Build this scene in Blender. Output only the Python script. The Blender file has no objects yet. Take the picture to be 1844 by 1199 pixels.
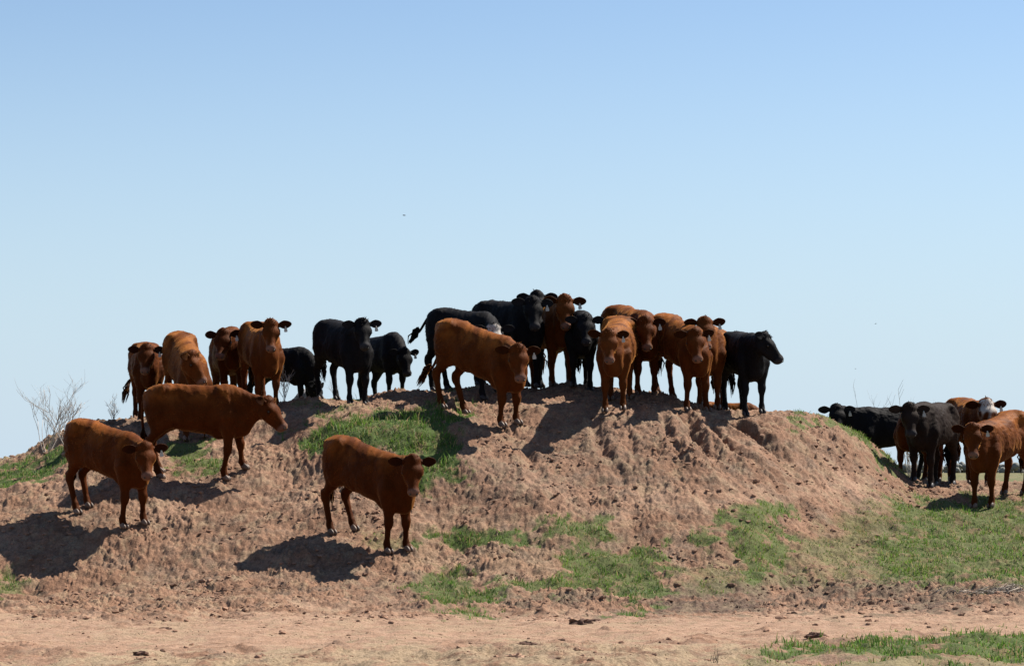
import bpy, math, random
import numpy as np
from mathutils import Vector

# ------------------------------------------------------------------ camera, sky, sun
SC = bpy.context.scene
COL = SC.collection
R = math.radians
EYE = 1.35                      # camera height
FPX = 4480.0                    # focal length in photograph pixels (1844 wide)
PW, PH = 1844.0, 1199.0
HORIZ = 850.0
PITCH = math.atan((HORIZ - PH / 2) / FPX)
cam_d = bpy.data.cameras.new("camera")
cam = bpy.data.objects.new("camera", cam_d)
COL.objects.link(cam)
cam.location = (0, 0, EYE)
cam.rotation_euler = (math.pi / 2 + PITCH, 0, 0)
cam_d.sensor_width = 36
cam_d.lens = 36 * FPX / PW
cam_d.clip_end = 20000
SC.camera = cam

SUN_EL, SUN_AZ = 51.0, 58.0      # azimuth measured from straight ahead (+Y) to the right (+X)
w = bpy.data.worlds.new("World")
SC.world = w
w.use_nodes = True
nt = w.node_tree
bg = nt.nodes["Background"]
sky = nt.nodes.new("ShaderNodeTexSky")
sky.sky_type = 'NISHITA'
sky.sun_disc = False
sky.sun_elevation = R(SUN_EL)
sky.sun_rotation = R(SUN_AZ)
sky.air_density = 1.0
sky.dust_density = 0.15
sky.ozone_density = 2.2
tint = nt.nodes.new("ShaderNodeMix"); tint.data_type = 'RGBA'; tint.blend_type = 'MULTIPLY'
tint.inputs[0].default_value = 1.0; tint.inputs[7].default_value = (1.18, 1.20, 1.25, 1)
nt.links.new(sky.outputs[0], tint.inputs[6]); 
# pale milky air low over the horizon, clearer blue higher up
tcw = nt.nodes.new("ShaderNodeTexCoord"); sep = nt.nodes.new("ShaderNodeSeparateXYZ"); nt.links.new(tcw.outputs["Generated"], sep.inputs[0])
mr = nt.nodes.new("ShaderNodeMapRange"); nt.links.new(sep.outputs[2], mr.inputs[0])
mr.interpolation_type = 'SMOOTHSTEP'
for k_, v_ in zip((1, 2, 3, 4), (-0.01, 0.21, 0.9, 0.0)): mr.inputs[k_].default_value = v_
milk = nt.nodes.new("ShaderNodeMix"); milk.data_type = 'RGBA'
nt.links.new(mr.outputs[0], milk.inputs[0]); nt.links.new(tint.outputs[2], milk.inputs[6]); milk.inputs[7].default_value = (5.45, 6.95, 8.4, 1)
nt.links.new(milk.outputs[2], bg.inputs[0])
bg.inputs[1].default_value = 0.050
sd = bpy.data.lights.new("sun", 'SUN')
sd.energy = 5.0
sd.angle = R(0.5)
sd.color = (1.0, 0.94, 0.85)
so = bpy.data.objects.new("sun", sd)
COL.objects.link(so)
sdir = Vector((math.sin(R(SUN_AZ)) * math.cos(R(SUN_EL)), math.cos(R(SUN_AZ)) * math.cos(R(SUN_EL)), math.sin(R(SUN_EL))))
so.rotation_euler = sdir.to_track_quat('Z', 'Y').to_euler()
so.location = (10, 10, 30)
SC.view_settings.view_transform = 'Standard'
SC.view_settings.look = 'None'
SC.view_settings.exposure = 1.04
SC.view_settings.gamma = 1.0

rng = np.random.default_rng(7)
random.seed(7)

# ------------------------------------------------------------------ small helpers
def project(X, Y, Z):
    c, s = math.cos(PITCH), math.sin(PITCH)
    dz = Z - EYE
    dep = np.maximum(Y * c + dz * s, 1e-3)
    return PW / 2 + FPX * X / dep, PH / 2 - FPX * (-Y * s + dz * c) / dep

def z_at_py(py, Y):
    return EYE + Y * math.tan(PITCH + math.atan((PH / 2 - py) / FPX))

def _hash(ix, iy, seed):
    h = (ix.astype(np.int64) * 374761393 + iy.astype(np.int64) * 668265263 + seed * 974711) & 0xffffffff
    h = ((h ^ (h >> 13)) * 1274126177) & 0xffffffff
    h = ((h ^ (h >> 16)) * 2246822519) & 0xffffffff
    return ((h ^ (h >> 15)) & 0xffff) / 65535.0

def perlin(x, y, seed=0):
    x = np.asarray(x, float); y = np.asarray(y, float)
    ix = np.floor(x); iy = np.floor(y)
    fx = x - ix; fy = y - iy
    u = fx * fx * fx * (fx * (fx * 6 - 15) + 10); v = fy * fy * fy * (fy * (fy * 6 - 15) + 10)
    def g(a, b):
        ang = _hash(ix + a, iy + b, seed) * 2 * np.pi
        return np.cos(ang) * (fx - a) + np.sin(ang) * (fy - b)
    n0 = g(0, 0) * (1 - u) + g(1, 0) * u
    n1 = g(0, 1) * (1 - u) + g(1, 1) * u
    return (n0 * (1 - v) + n1 * v) * 1.5

def fbm(x, y, octv=4, seed=0, gain=0.5):
    a, t, f = 1.0, 0, 1.0
    for o in range(octv):
        t = t + a * perlin(x * f + 17.3 * o, y * f - 9.1 * o, seed + o)
        a *= gain; f *= 2.03
    return t

def cells(x, y, seed=0):
    """distance to the nearest jittered cell point (for lumpy clods)"""
    ix = np.floor(x); iy = np.floor(y)
    best = np.full(np.shape(x), 9.0); rid = np.zeros(np.shape(x))
    for a in (-1, 0, 1):
        for b in (-1, 0, 1):
            px = ix + a + _hash(ix + a, iy + b, seed); py = iy + b + _hash(ix + a, iy + b, seed + 5)
            d = (px - x) ** 2 + (py - y) ** 2
            m = d < best
            best = np.where(m, d, best)
            rid = np.where(m, _hash(ix + a, iy + b, seed + 9), rid)
    return np.sqrt(best), rid

def sstep(a, b, x):
    t = np.clip((x - a) / (b - a), 0, 1)
    return t * t * (3 - 2 * t)

def gsmooth(T, sig, axis):
    r = int(3 * sig) + 1
    k = np.exp(-0.5 * (np.arange(-r, r + 1) / sig) ** 2); k /= k.sum()
    pad = [(0, 0)] * T.ndim; pad[axis] = (r, r)
    P = np.pad(T, pad, mode='edge')
    out = np.zeros_like(T)
    n = T.shape[axis]
    for i, kk in enumerate(k):
        sl = [slice(None)] * T.ndim; sl[axis] = slice(i, i + n)
        out += kk * P[tuple(sl)]
    return out

def mesh_np(name, verts, faces, mats=(), smooth=True, colors=None, attrs=None, matidx=None, normals=None):
    """faces: (n,3) or (n,4) array, or a list of such arrays"""
    if not isinstance(faces, list): faces = [faces]
    faces = [np.asarray(f, np.int32) for f in faces if len(f)]
    me = bpy.data.meshes.new(name)
    nv = len(verts)
    loops = np.concatenate([f.ravel() for f in faces])
    tot = np.concatenate([np.full(len(f), f.shape[1], np.int32) for f in faces])
    start = np.concatenate([[0], np.cumsum(tot)[:-1]]).astype(np.int32)
    me.vertices.add(nv)
    me.vertices.foreach_set("co", np.ascontiguousarray(verts, np.float32).ravel())
    me.loops.add(len(loops)); me.loops.foreach_set("vertex_index", loops)
    me.polygons.add(len(tot))
    me.polygons.foreach_set("loop_start", start)
    me.polygons.foreach_set("loop_total", tot)
    me.polygons.foreach_set("use_smooth", np.full(len(tot), smooth))
    for m in mats: me.materials.append(m)
    if matidx is not None: me.polygons.foreach_set("material_index", np.ascontiguousarray(matidx, np.int32))
    if colors is not None:
        a = me.attributes.new("Col", 'FLOAT_COLOR', 'POINT')
        c4 = np.ones((nv, 4), np.float32); c4[:, :3] = colors
        a.data.foreach_set("color", c4.ravel())
    for k, v in (attrs or {}).items():
        a = me.attributes.new(k, 'FLOAT', 'POINT')
        a.data.foreach_set("value", np.ascontiguousarray(v, np.float32).ravel())
    me.update(calc_edges=True)
    me.validate()
    if normals is not None and len(me.vertices) == nv:
        me.normals_split_custom_set_from_vertices(np.ascontiguousarray(normals, np.float32).tolist())
    return me

def link(name, me, parent=None):
    o = bpy.data.objects.new(name, me); COL.objects.link(o)
    if parent: o.parent = parent
    return o

def tag(o, label=None, cat=None, group=None, kind=None):
    if label: o["label"] = label
    if cat: o["category"] = cat
    if group: o["group"] = group
    if kind: o["kind"] = kind
    return o

class Geo:
    """collects tubes / blobs into one mesh"""
    def __init__(s): s.v = []; s.f3 = []; s.f4 = []; s.c = []; s.n = 0
    def add(s, v, f, col=(1, 1, 1)):
        v = np.asarray(v, float); f = np.asarray(f, np.int32) + s.n
        (s.f4 if f.shape[1] == 4 else s.f3).append(f)
        s.v.append(v); s.c.append(np.tile(np.asarray(col, float), (len(v), 1)) if np.ndim(col) == 1 else np.asarray(col)); s.n += len(v)
    def tube(s, pts, rad, seg=6, col=(1, 1, 1)):
        pts = np.asarray(pts, float); rad = np.asarray(rad, float) * np.ones(len(pts))
        t = np.gradient(pts, axis=0); t /= np.linalg.norm(t, axis=1)[:, None] + 1e-9
        up = np.array([0.31, 0.17, 0.93])
        a = np.cross(t, up); a /= np.linalg.norm(a, axis=1)[:, None] + 1e-9
        b = np.cross(t, a)
        th = np.arange(seg) * 2 * np.pi / seg
        v = pts[:, None, :] + rad[:, None, None] * (np.cos(th)[None, :, None] * a[:, None, :] + np.sin(th)[None, :, None] * b[:, None, :])
        v = v.reshape(-1, 3)
        n = len(pts); f = []
        for i in range(n - 1):
            for j in range(seg):
                k = (j + 1) % seg
                f.append((i * seg + j, i * seg + k, (i + 1) * seg + k, (i + 1) * seg + j))
        s.add(v, f, col)
        e = np.array([pts[0], pts[-1]])
        base = s.n
        ff = []
        o = base - len(v)
        s.v.append(e); s.c.append(np.tile(np.asarray(col, float), (2, 1))); s.n += 2
        for j in range(seg):
            k = (j + 1) % seg
            ff.append((base, o + k, o + j)); ff.append((base + 1, o + (n - 1) * seg + j, o + (n - 1) * seg + k))
        s.f3.append(np.asarray(ff, np.int32))
    def faces(s):
        out = []
        if s.f4: out.append(np.concatenate(s.f4))
        if s.f3: out.append(np.concatenate(s.f3))
        return out
    def build(s, name, mat, parent=None, smooth=True):
        me = mesh_np(name, np.concatenate(s.v), s.faces(), [mat], smooth, colors=np.concatenate(s.c))
        return link(name, me, parent)

def uvsphere(nu=10, nv=7):
    v = [(0, 0, 1)]
    for i in range(1, nv):
        p = math.pi * i / nv
        for j in range(nu):
            t = 2 * math.pi * j / nu
            v.append((math.sin(p) * math.cos(t), math.sin(p) * math.sin(t), math.cos(p)))
    v.append((0, 0, -1))
    f = []
    for j in range(nu): f.append((0, 1 + j, 1 + (j + 1) % nu))
    for i in range(nv - 2):
        for j in range(nu):
            a = 1 + i * nu + j; b = 1 + i * nu + (j + 1) % nu
            f.append((a, a + nu, b)); f.append((b, a + nu, b + nu))
    l = len(v) - 1; o = 1 + (nv - 2) * nu
    for j in range(nu): f.append((l, o + (j + 1) % nu, o + j))
    return np.array(v, float), np.array(f)

# ------------------------------------------------------------------ materials
def newmat(name):
    m = bpy.data.materials.new(name); m.use_nodes = True
    t = m.node_tree
    return m, t, t.nodes["Principled BSDF"]

def N(t, typ, **kw):
    n = t.nodes.new(typ)
    for k, v in kw.items(): setattr(n, k, v)
    return n

def noise(t, scale, detail=4, rough=0.55, coord=None):
    n = N(t, "ShaderNodeTexNoise"); n.inputs["Scale"].default_value = scale
    n.inputs["Detail"].default_value = detail; n.inputs["Roughness"].default_value = rough
    if coord: t.links.new(coord, n.inputs["Vector"])
    return n

def ramp(t, fac, stops):
    n = N(t, "ShaderNodeValToRGB"); cr = n.color_ramp
    while len(cr.elements) < len(stops): cr.elements.new(0.5)
    for e, (p, c) in zip(cr.elements, stops):
        e.position = p; e.color = (*c, 1) if len(c) == 3 else c
    t.links.new(fac, n.inputs[0])
    return n

def mix(t, fac, a, b, blend='MIX'):
    n = N(t, "ShaderNodeMix", data_type='RGBA', blend_type=blend)
    for sock, val in ((n.inputs[0], fac), (n.inputs[6], a), (n.inputs[7], b)):
        if hasattr(val, "links") or isinstance(val, bpy.types.NodeSocket): t.links.new(val, sock)
        elif isinstance(val, (int, float)): sock.default_value = val
        else: sock.default_value = (*val, 1)
    return n.outputs[2]

def attr(t, name):
    n = N(t, "ShaderNodeAttribute"); n.attribute_name = name
    return n

def dirt_material():
    m, t, p = newmat("red_dirt")
    g = N(t, "ShaderNodeNewGeometry").outputs["Position"]
    n1 = noise(t, 1.1, 5, 0.6, g); n2 = noise(t, 9, 6, 0.65, g); n3 = noise(t, 38, 4, 0.6, g)
    base = ramp(t, n1.outputs[0], [(0.3, (0.158, 0.088, 0.056)), (0.5, (0.222, 0.130, 0.085)), (0.7, (0.285, 0.181, 0.126))])
    var = ramp(t, n2.outputs[0], [(0.28, (0.55, 0.5, 0.47)), (0.5, (0.98, 0.97, 0.95)), (0.75, (1.18, 1.16, 1.12))])
    c = mix(t, 1.0, base.outputs[0], var.outputs[0], 'MULTIPLY')
    v3 = ramp(t, n3.outputs[0], [(0.3, (0.7, 0.66, 0.64)), (0.6, (1.1, 1.08, 1.05))])
    c = mix(t, 1.0, c, v3.outputs[0], 'MULTIPLY')
    n4 = noise(t, 2.6, 6, 0.7, g)
    f4 = ramp(t, n4.outputs[0], [(0.48, (0, 0, 0)), (0.66, (0.75, 0.75, 0.75))])
    gb = ramp(t, n3.outputs[0], [(0.3, (0.062, 0.046, 0.035)), (0.6, (0.20, 0.142, 0.10))])
    c = mix(t, f4.outputs[0], c, gb.outputs[0])
    n5 = noise(t, 75, 3, 0.6, g)
    f5 = ramp(t, n5.outputs[0], [(0.60, (0, 0, 0)), (0.68, (0.8, 0.8, 0.8))])
    c = mix(t, f5.outputs[0], c, (0.05, 0.034, 0.026))
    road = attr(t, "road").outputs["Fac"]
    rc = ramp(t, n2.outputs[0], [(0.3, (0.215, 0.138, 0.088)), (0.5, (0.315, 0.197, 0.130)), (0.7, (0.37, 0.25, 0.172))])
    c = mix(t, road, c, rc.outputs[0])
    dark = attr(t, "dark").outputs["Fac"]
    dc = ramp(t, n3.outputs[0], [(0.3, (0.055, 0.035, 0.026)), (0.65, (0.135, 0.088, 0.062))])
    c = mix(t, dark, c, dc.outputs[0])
    dry = attr(t, "dry").outputs["Fac"]
    yc = ramp(t, n3.outputs[0], [(0.3, (0.168, 0.1218, 0.0714)), (0.65, (0.336, 0.252, 0.1596))])
    c = mix(t, dry, c, yc.outputs[0])
    gr = attr(t, "grass").outputs["Fac"]
    gc = ramp(t, n2.outputs[0], [(0.3, (0.055, 0.068, 0.022)), (0.7, (0.072, 0.11, 0.026))])
    c = mix(t, gr, c, gc.outputs[0])
    t.links.new(c, p.inputs["Base Color"])
    p.inputs["Roughness"].default_value = 0.95
    p.inputs["Specular IOR Level"].default_value = 0.15
    b = N(t, "ShaderNodeBump"); b.inputs["Strength"].default_value = 0.8; b.inputs["Distance"].default_value = 0.02
    hn = noise(t, 55, 5, 0.65, g)
    t.links.new(hn.outputs[0], b.inputs["Height"])
    t.links.new(b.outputs[0], p.inputs["Normal"])
    return m

def vcol_material(name, rough=0.8, spec=0.2, var=0.25, scale=30, translucent=0.0):
    m, t, p = newmat(name)
    c = attr(t, "Col").outputs["Color"]
    if var:
        g = N(t, "ShaderNodeNewGeometry").outputs["Position"]
        n = noise(t, scale, 4, 0.6, g)
        r = ramp(t, n.outputs[0], [(0.3, (1 - var,) * 3), (0.7, (1 + var,) * 3)])
        c = mix(t, 1.0, c, r.outputs[0], 'MULTIPLY')
    t.links.new(c, p.inputs["Base Color"])
    p.inputs["Roughness"].default_value = rough
    p.inputs["Specular IOR Level"].default_value = spec
    if translucent:
        tr = N(t, "ShaderNodeBsdfTranslucent"); t.links.new(c, tr.inputs[0])
        mx = N(t, "ShaderNodeMixShader"); mx.inputs[0].default_value = translucent
        t.links.new(p.outputs[0], mx.inputs[1]); t.links.new(tr.outputs[0], mx.inputs[2])
        t.links.new(mx.outputs[0], t.nodes["Material Output"].inputs[0])
    return m

def coat_material(name, sheen, rough):
    m, t, p = newmat(name)
    c = attr(t, "Col").outputs["Color"]
    tc = N(t, "ShaderNodeTexCoord").outputs["Object"]
    mp = N(t, "ShaderNodeMapping"); mp.inputs["Scale"].default_value = (1.0, 1.6, 0.6); t.links.new(tc, mp.inputs[0])
    n1 = noise(t, 5, 5, 0.6, mp.outputs[0]); n2 = noise(t, 60, 3, 0.6, mp.outputs[0])
    r1 = ramp(t, n1.outputs[0], [(0.3, (0.72, 0.68, 0.64)), (0.5, (1, 1, 1)), (0.72, (1.3, 1.33, 1.35))])
    r2 = ramp(t, n2.outputs[0], [(0.3, (0.86,) * 3), (0.7, (1.12,) * 3)])
    c = mix(t, 1.0, c, r1.outputs[0], 'MULTIPLY'); c = mix(t, 1.0, c, r2.outputs[0], 'MULTIPLY')
    t.links.new(c, p.inputs["Base Color"])
    p.inputs["Roughness"].default_value = rough
    p.inputs["Specular IOR Level"].default_value = 0.06 if 'red' in name else 0.06
    p.inputs["Specular Tint"].default_value = (1.0, 0.52, 0.2, 1) if 'red' in name else (1, 0.95, 0.9, 1)
    p.inputs["Sheen Weight"].default_value = sheen
    p.inputs["Sheen Roughness"].default_value = 0.3
    p.inputs["Sheen Tint"].default_value = (1.0, 0.45, 0.13, 1) if 'red' in name else (0.9, 0.9, 1, 1)
    b = N(t, "ShaderNodeBump"); b.inputs["Strength"].default_value = 0.4; b.inputs["Distance"].default_value = 0.02
    n3 = noise(t, 17, 6, 0.7, mp.outputs[0])
    t.links.new(n3.outputs[0], b.inputs["Height"]); t.links.new(b.outputs[0], p.inputs["Normal"])
    return m

M_DIRT = dirt_material()
M_CLOD = vcol_material("dirt_clod", 0.95, 0.15, 0.3, 40)
M_GRASS = vcol_material("grass_blade", 0.6, 0.25, 0.15, 6, 0.45)
M_DRY = vcol_material("dry_stalk", 0.8, 0.2, 0.2, 20, 0.2)
M_TWIG = vcol_material("grey_twig", 0.85, 0.2, 0.25, 40)
M_ROCK = vcol_material("grey_rock", 0.9, 0.25, 0.3, 9)
M_BIRD = vcol_material("bird_feather", 0.8, 0.2, 0.1, 40)
M_REDCOAT = coat_material("red_coat", 0.30, 0.6)
M_BLACKCOAT = coat_material("black_coat", 0.0, 0.7)
M_EYE, _t, _p = newmat("wet_eye"); _p.inputs["Base Color"].default_value = (0.008, 0.006, 0.005, 1); _p.inputs["Roughness"].default_value = 0.3
M_HOOF = vcol_material("hoof_horn", 0.5, 0.3, 0.25, 60)
M_TAG = vcol_material("ear_tag_plastic", 0.45, 0.4, 0.08, 60, 0.25)

# ------------------------------------------------------------------ terrain shape
# each column: photograph x, then (distance, photograph y) down the mound's face up to its crest
COLS = [
    (-900, [(16, 1200), (24, 1105), (30, 960), (33, 905), (36, 880)]),
    (-300, [(16, 1220), (23.5, 1107), (26.5, 1040), (29, 940), (31, 890), (34, 850)]),
    (0,    [(17.3, 1199), (23.3, 1108), (26.3, 1080), (27.3, 1035), (28.3, 962), (29.9, 885), (31.5, 862), (34, 834)]),
    (70,   [(17.3, 1199), (23.3, 1108), (26.3, 1078), (27.3, 1035), (28.4, 940), (29.8, 872), (31.5, 840), (33.6, 808)]),
    (150,  [(17.3, 1199), (23.3, 1107), (26.3, 1076), (27.3, 1033), (28.4, 928), (29.6, 860), (31.5, 795), (33, 766)]),
    (260,  [(17.3, 1199), (23.3, 1107), (26.2, 1075), (27.2, 1033), (28.3, 932), (29.5, 858), (31.4, 775), (32.6, 752)]),
    (400,  [(17.3, 1199), (23.3, 1107), (26.0, 1070), (27.0, 1030), (28.0, 950), (29.3, 871), (30.8, 790), (32, 728)]),
    (520,  [(17.3, 1199), (23.3, 1107), (26, 1060), (27.6, 970), (29.2, 870), (30.6, 785), (31.8, 722)]),
    (620,  [(17.3, 1199), (23.3, 1107), (26, 1063), (27.4, 970), (28.9, 880), (29.5, 800), (30.1, 757), (31.9, 722)]),
    (720,  [(17.3, 1199), (23.3, 1107), (26, 1068), (27.0, 1002), (28.6, 890), (29.3, 808), (29.8, 760), (31.9, 711)]),
    (800,  [(17.3, 1199), (23.3, 1107), (25.6, 1080), (27.3, 1000), (28.5, 885), (29.4, 800), (29.9, 758), (30.9, 738), (32.1, 708)]),
    (910,  [(17.3, 1199), (23.3, 1107), (25.0, 1085), (26.8, 1000), (28.2, 890), (29.2, 830), (30.2, 775), (31.2, 733), (32.3, 699)]),
    (1050, [(17.3, 1199), (23.3, 1107), (25.0, 1085), (26.8, 1000), (28.2, 895), (29.2, 830), (30.5, 755), (31.4, 722), (32.3, 697)]),
    (1150, [(17.3, 1199), (23.3, 1107), (25.0, 1085), (26.8, 1000), (28.1, 895), (29.4, 815), (30.6, 742), (31.4, 722), (32.2, 706)]),
    (1250, [(17.3, 1199), (23.3, 1107), (25.0, 1085), (26.8, 990), (28.2, 888), (29.4, 815), (30.6, 748), (31.6, 732)]),
    (1350, [(17.3, 1199), (23.3, 1107), (25.0, 1083), (27.0, 985), (28.5, 885), (29.6, 825), (30.9, 758), (31.7, 744)]),
    (1430, [(17.3, 1199), (23.3, 1107), (25.4, 1081), (27.7, 980), (29.1, 885), (30.1, 825), (31.0, 765), (31.6, 751)]),
    (1510, [(17.3, 1199), (23.3, 1107), (25.4, 1079), (27.9, 975), (29.6, 887), (30.4, 842), (31.3, 780), (31.9, 758)]),
    (1570, [(17.3, 1199), (23.3, 1107), (25.4, 1076), (28.2, 970), (30.2, 890), (31.0, 852), (31.8, 812), (32.3, 795)]),
    (1640, [(17.3, 1199), (23.3, 1107), (25.2, 1074), (28.6, 960), (31, 900), (32.3, 876), (32.9, 869), (33.4, 866)]),
    (1680, [(17.3, 1199), (23.3, 1107), (25.0, 1072), (28.8, 960), (31, 908), (32.4, 881), (33.4, 872), (34.5, 868)]),
    (1760, [(17.3, 1199), (23.3, 1109), (24.6, 1070), (26.5, 1030), (29, 962), (31, 917), (32.4, 887), (33.4, 875), (34.5, 868)]),
    (1860, [(17.3, 1199), (23.3, 1109), (24.6, 1068), (26.5, 1025), (29, 960), (31, 912), (32.4, 887), (33.4, 875), (34.5, 868)]),
    (2300, [(17.3, 1199), (23.3, 1109), (24.8, 1072), (26.5, 1030), (29, 965), (31, 915), (33, 878), (34.5, 868)]),
    (3200, [(17.3, 1199), (23.3, 1109), (25, 1080), (27, 1030), (30, 960), (34.5, 880)]),
]
TU = np.arange(-900, 3201, 10.0)
TY = np.concatenate([np.arange(0, 60, 0.1), np.geomspace(60, 8000, 60)])
def build_table():
    rows = []
    for cx, pts in COLS:
        Y = [p[0] for p in pts]; Z = [float(z_at_py(p[1], p[0])) for p in pts]
        yc, zc = Y[-1], Z[-1]
        Y = [0, 8] + Y; Z = [0.0, 0.0] + Z
        if zc > 1.35 and cx >= 1510:
            Y += [yc + 0.5, yc + 1.5, yc + 2.4]; Z += [zc - 0.02, zc - 0.35, 1.21]
        elif zc > 1.35:
            Y += [yc + 0.7, yc + 2.2, yc + 4.5, yc + 7]; Z += [zc - 0.01, zc - 0.10, max(1.25, zc - 0.55), 1.22]
        Y += [60, 9000]; Z += [1.16, 1.0]
        rows.append(np.interp(TY, Y, Z))
    rows = np.array(rows)
    cx = np.array([c[0] for c in COLS], float)
    T = np.empty((len(TU), len(TY)))
    for j in range(len(TY)): T[:, j] = np.interp(TU, cx, rows[:, j])
    T[:, :600] = gsmooth(T[:, :600], 1.6, 1)
    T = gsmooth(T, 1.6, 0)
    return T
TT = build_table()
def base_z(X, Y):
    X = np.asarray(X, float); Y = np.asarray(Y, float)
    u = PW / 2 + FPX * X / np.maximum(Y, 0.5)
    fu = np.clip((u - TU[0]) / 10.0, 0, len(TU) - 1.001); iu = fu.astype(int); fu -= iu
    iy = np.clip(np.searchsorted(TY, Y, side='right') - 1, 0, len(TY) - 2)
    fy = np.clip((Y - TY[iy]) / (TY[iy + 1] - TY[iy]), 0, 1)
    return (TT[iu, iy] * (1 - fu) + TT[iu + 1, iy] * fu) * (1 - fy) + (TT[iu, iy + 1] * (1 - fu) + TT[iu + 1, iy + 1] * fu) * fy

def ground_pt(px, py, lo=17.0, hi=36.0):
    """the point of the mound's face seen at a photograph pixel"""
    Y = np.arange(lo, hi, 0.02); X = (px - PW / 2) / FPX * Y
    qy = project(X, Y, base_z(X, Y))[1]
    i = np.argmax(qy <= py) if (qy <= py).any() else len(Y) - 1
    return float(X[i]), float(Y[i])

# gullies washed down the right-hand face (world polylines, found from where they show)
GUL = []
for pts, wd, dp in (
    ([(1296, 752), (1322, 764), (1350, 778), (1378, 802), (1402, 822), (1428, 833)], 0.09, 0.23),
    ([(1350, 757), (1378, 776), (1402, 800)], 0.06, 0.07),
    ([(1228, 742), (1244, 772), (1262, 806), (1290, 840), (1330, 868)], 0.10, 0.17),
    ([(1270, 750), (1290, 785), (1325, 822), (1370, 848), (1410, 862)], 0.07, 0.13),
    ([(1185, 742), (1205, 790), (1228, 835), (1240, 860)], 0.05, 0.05),
    ([(1060, 742), (1078, 800), (1110, 850), (1140, 885)], 0.07, 0.08),
    ([(948, 800), (955, 835), (985, 870)], 0.06, 0.05),
    ([(1130, 775), (1140, 820), (1170, 862)], 0.05, 0.05),
):
    GUL.append((np.array([ground_pt(*p) for p in pts]), wd, dp))

def seg_dist(P, A, B):
    d = B - A; t = np.clip(((P - A) @ d) / (d @ d), 0, 1)
    return np.linalg.norm(P - A - t[:, None] * d, axis=1), t

def poly_mask(px, py, poly, soft, jit):
    """soft inside-mask of a polygon given in photograph pixels (y distances count double)"""
    poly = np.array(poly, float); x0, y0 = poly.min(0) - 60; x1, y1 = poly.max(0) + 60
    out = np.zeros(px.shape)
    sel = np.where((px > x0) & (px < x1) & (py > y0) & (py < y1))[0]
    if not len(sel): return out
    P = np.stack([px[sel], py[sel] * 2], 1); Q = poly * [1, 2]
    ins = np.zeros(len(sel), bool); dist = np.full(len(sel), 1e9)
    for i in range(len(Q)):
        a, b = Q[i], Q[(i + 1) % len(Q)]
        dist = np.minimum(dist, seg_dist(P, a, b)[0])
        c = ((a[1] > P[:, 1]) != (b[1] > P[:, 1]))
        xx = (b[0] - a[0]) * (P[:, 1] - a[1]) / (b[1] - a[1] + 1e-9) + a[0]
        ins ^= c & (P[:, 0] < xx)
    s = np.where(ins, dist, -dist)
    out[sel] = sstep(-soft, soft, s + jit[sel] * 40)
    return out

GRASS = [   # polygon, softness, density
    ([(528, 795), (560, 775), (625, 762), (690, 742), (760, 735), (812, 752), (836, 792), (815, 822), (820, 868), (800, 890), (735, 890), (720, 850), (700, 825), (600, 828), (545, 818)], 12, 1.0),
    ([(292, 800), (365, 792), (388, 828), (370, 850), (300, 852)], 10, 0.85),
    ([(-300, 900), (0, 848), (60, 834), (140, 800), (150, 835), (60, 868), (0, 884), (-300, 940)], 12, 1.0),
    ([(745, 958), (800, 950), (948, 952), (945, 978), (860, 988), (752, 984)], 10, 0.95),
    ([(985, 946), (1075, 938), (1118, 968), (1085, 978), (972, 976)], 12, 0.8),
    ([(1002, 998), (1100, 990), (1185, 984), (1206, 1010), (1204, 1062), (1152, 1102), (1100, 1092), (1085, 1070), (985, 1062), (885, 1062), (893, 1092), (830, 1108), (768, 1100), (762, 1062), (800, 1034), (900, 1046), (1022, 1036)], 12, 0.85),
    ([(1262, 975), (1330, 924), (1432, 914), (1438, 928), (1388, 944), (1442, 974), (1402, 988), (1415, 1020), (1362, 1042), (1335, 1002)], 14, 0.85),
    ([(1210, 1030), (1330, 1010), (1460, 1005), (1600, 1020), (1600, 1050), (1400, 1050), (1220, 1062)], 30, 0.4),
    ([(1600, 906), (1690, 905), (1850, 905), (1990, 915), (1990, 1050), (1750, 1060), (1640, 1040), (1560, 1010), (1620, 950)], 22, 0.84),
    ([(1430, 985), (1530, 930), (1640, 895), (1680, 1040), (1560, 1050), (1440, 1035)], 45, 0.55),
    ([(1400, 1172), (1500, 1158), (1700, 1149), (1990, 1142), (1990, 1184), (1800, 1188), (1560, 1186)], 10, 0.95),
    ([(1330, 1188), (1560, 1176), (1990, 1180), (1990, 1225), (1300, 1225)], 16, 0.35),
    ([(1425, 748), (1470, 748), (1525, 758), (1570, 790), (1610, 820), (1645, 850), (1640, 862), (1600, 842), (1555, 805), (1500, 777), (1440, 766)], 10, 0.8),
    ([(806, 726), (850, 724), (856, 742), (815, 748)], 8, 0.8),
    ([(-40, 1030), (18, 1030), (18, 1068), (-40, 1075)], 14, 0.6),
    ([(505, 705), (560, 722), (560, 732), (500, 735)], 8, 0.5),
    ([(630, 985), (700, 975), (735, 985), (690, 1000)], 14, 0.35),
]
DRYP = [
    ([(-300, 1190), (0, 1188), (500, 1172), (900, 1160), (1250, 1165), (1500, 1178), (1990, 1190), (1990, 1400), (-300, 1400)], 20, 0.8),
    ([(600, 1128), (800, 1120), (1200, 1128), (1180, 1140), (800, 1142)], 14, 0.45),
    ([(180, 1130), (370, 1122), (380, 1150), (200, 1150)], 16, 0.5),
    ([(-60, 850), (140, 770), (150, 800), (0, 848)], 12, 0.5),
    ([(1430, 750), (1520, 756), (1640, 850), (1600, 850), (1500, 790)], 12, 0.4),
    ([(1200, 1000), (1840, 940), (1990, 1070), (1200, 1070)], 40, 0.35),
    ([(700, 930), (1150, 930), (1200, 1080), (760, 1110)], 30, 0.3),
    ([(500, 720), (770, 735), (640, 770), (520, 745)], 14, 0.35),
]
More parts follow.
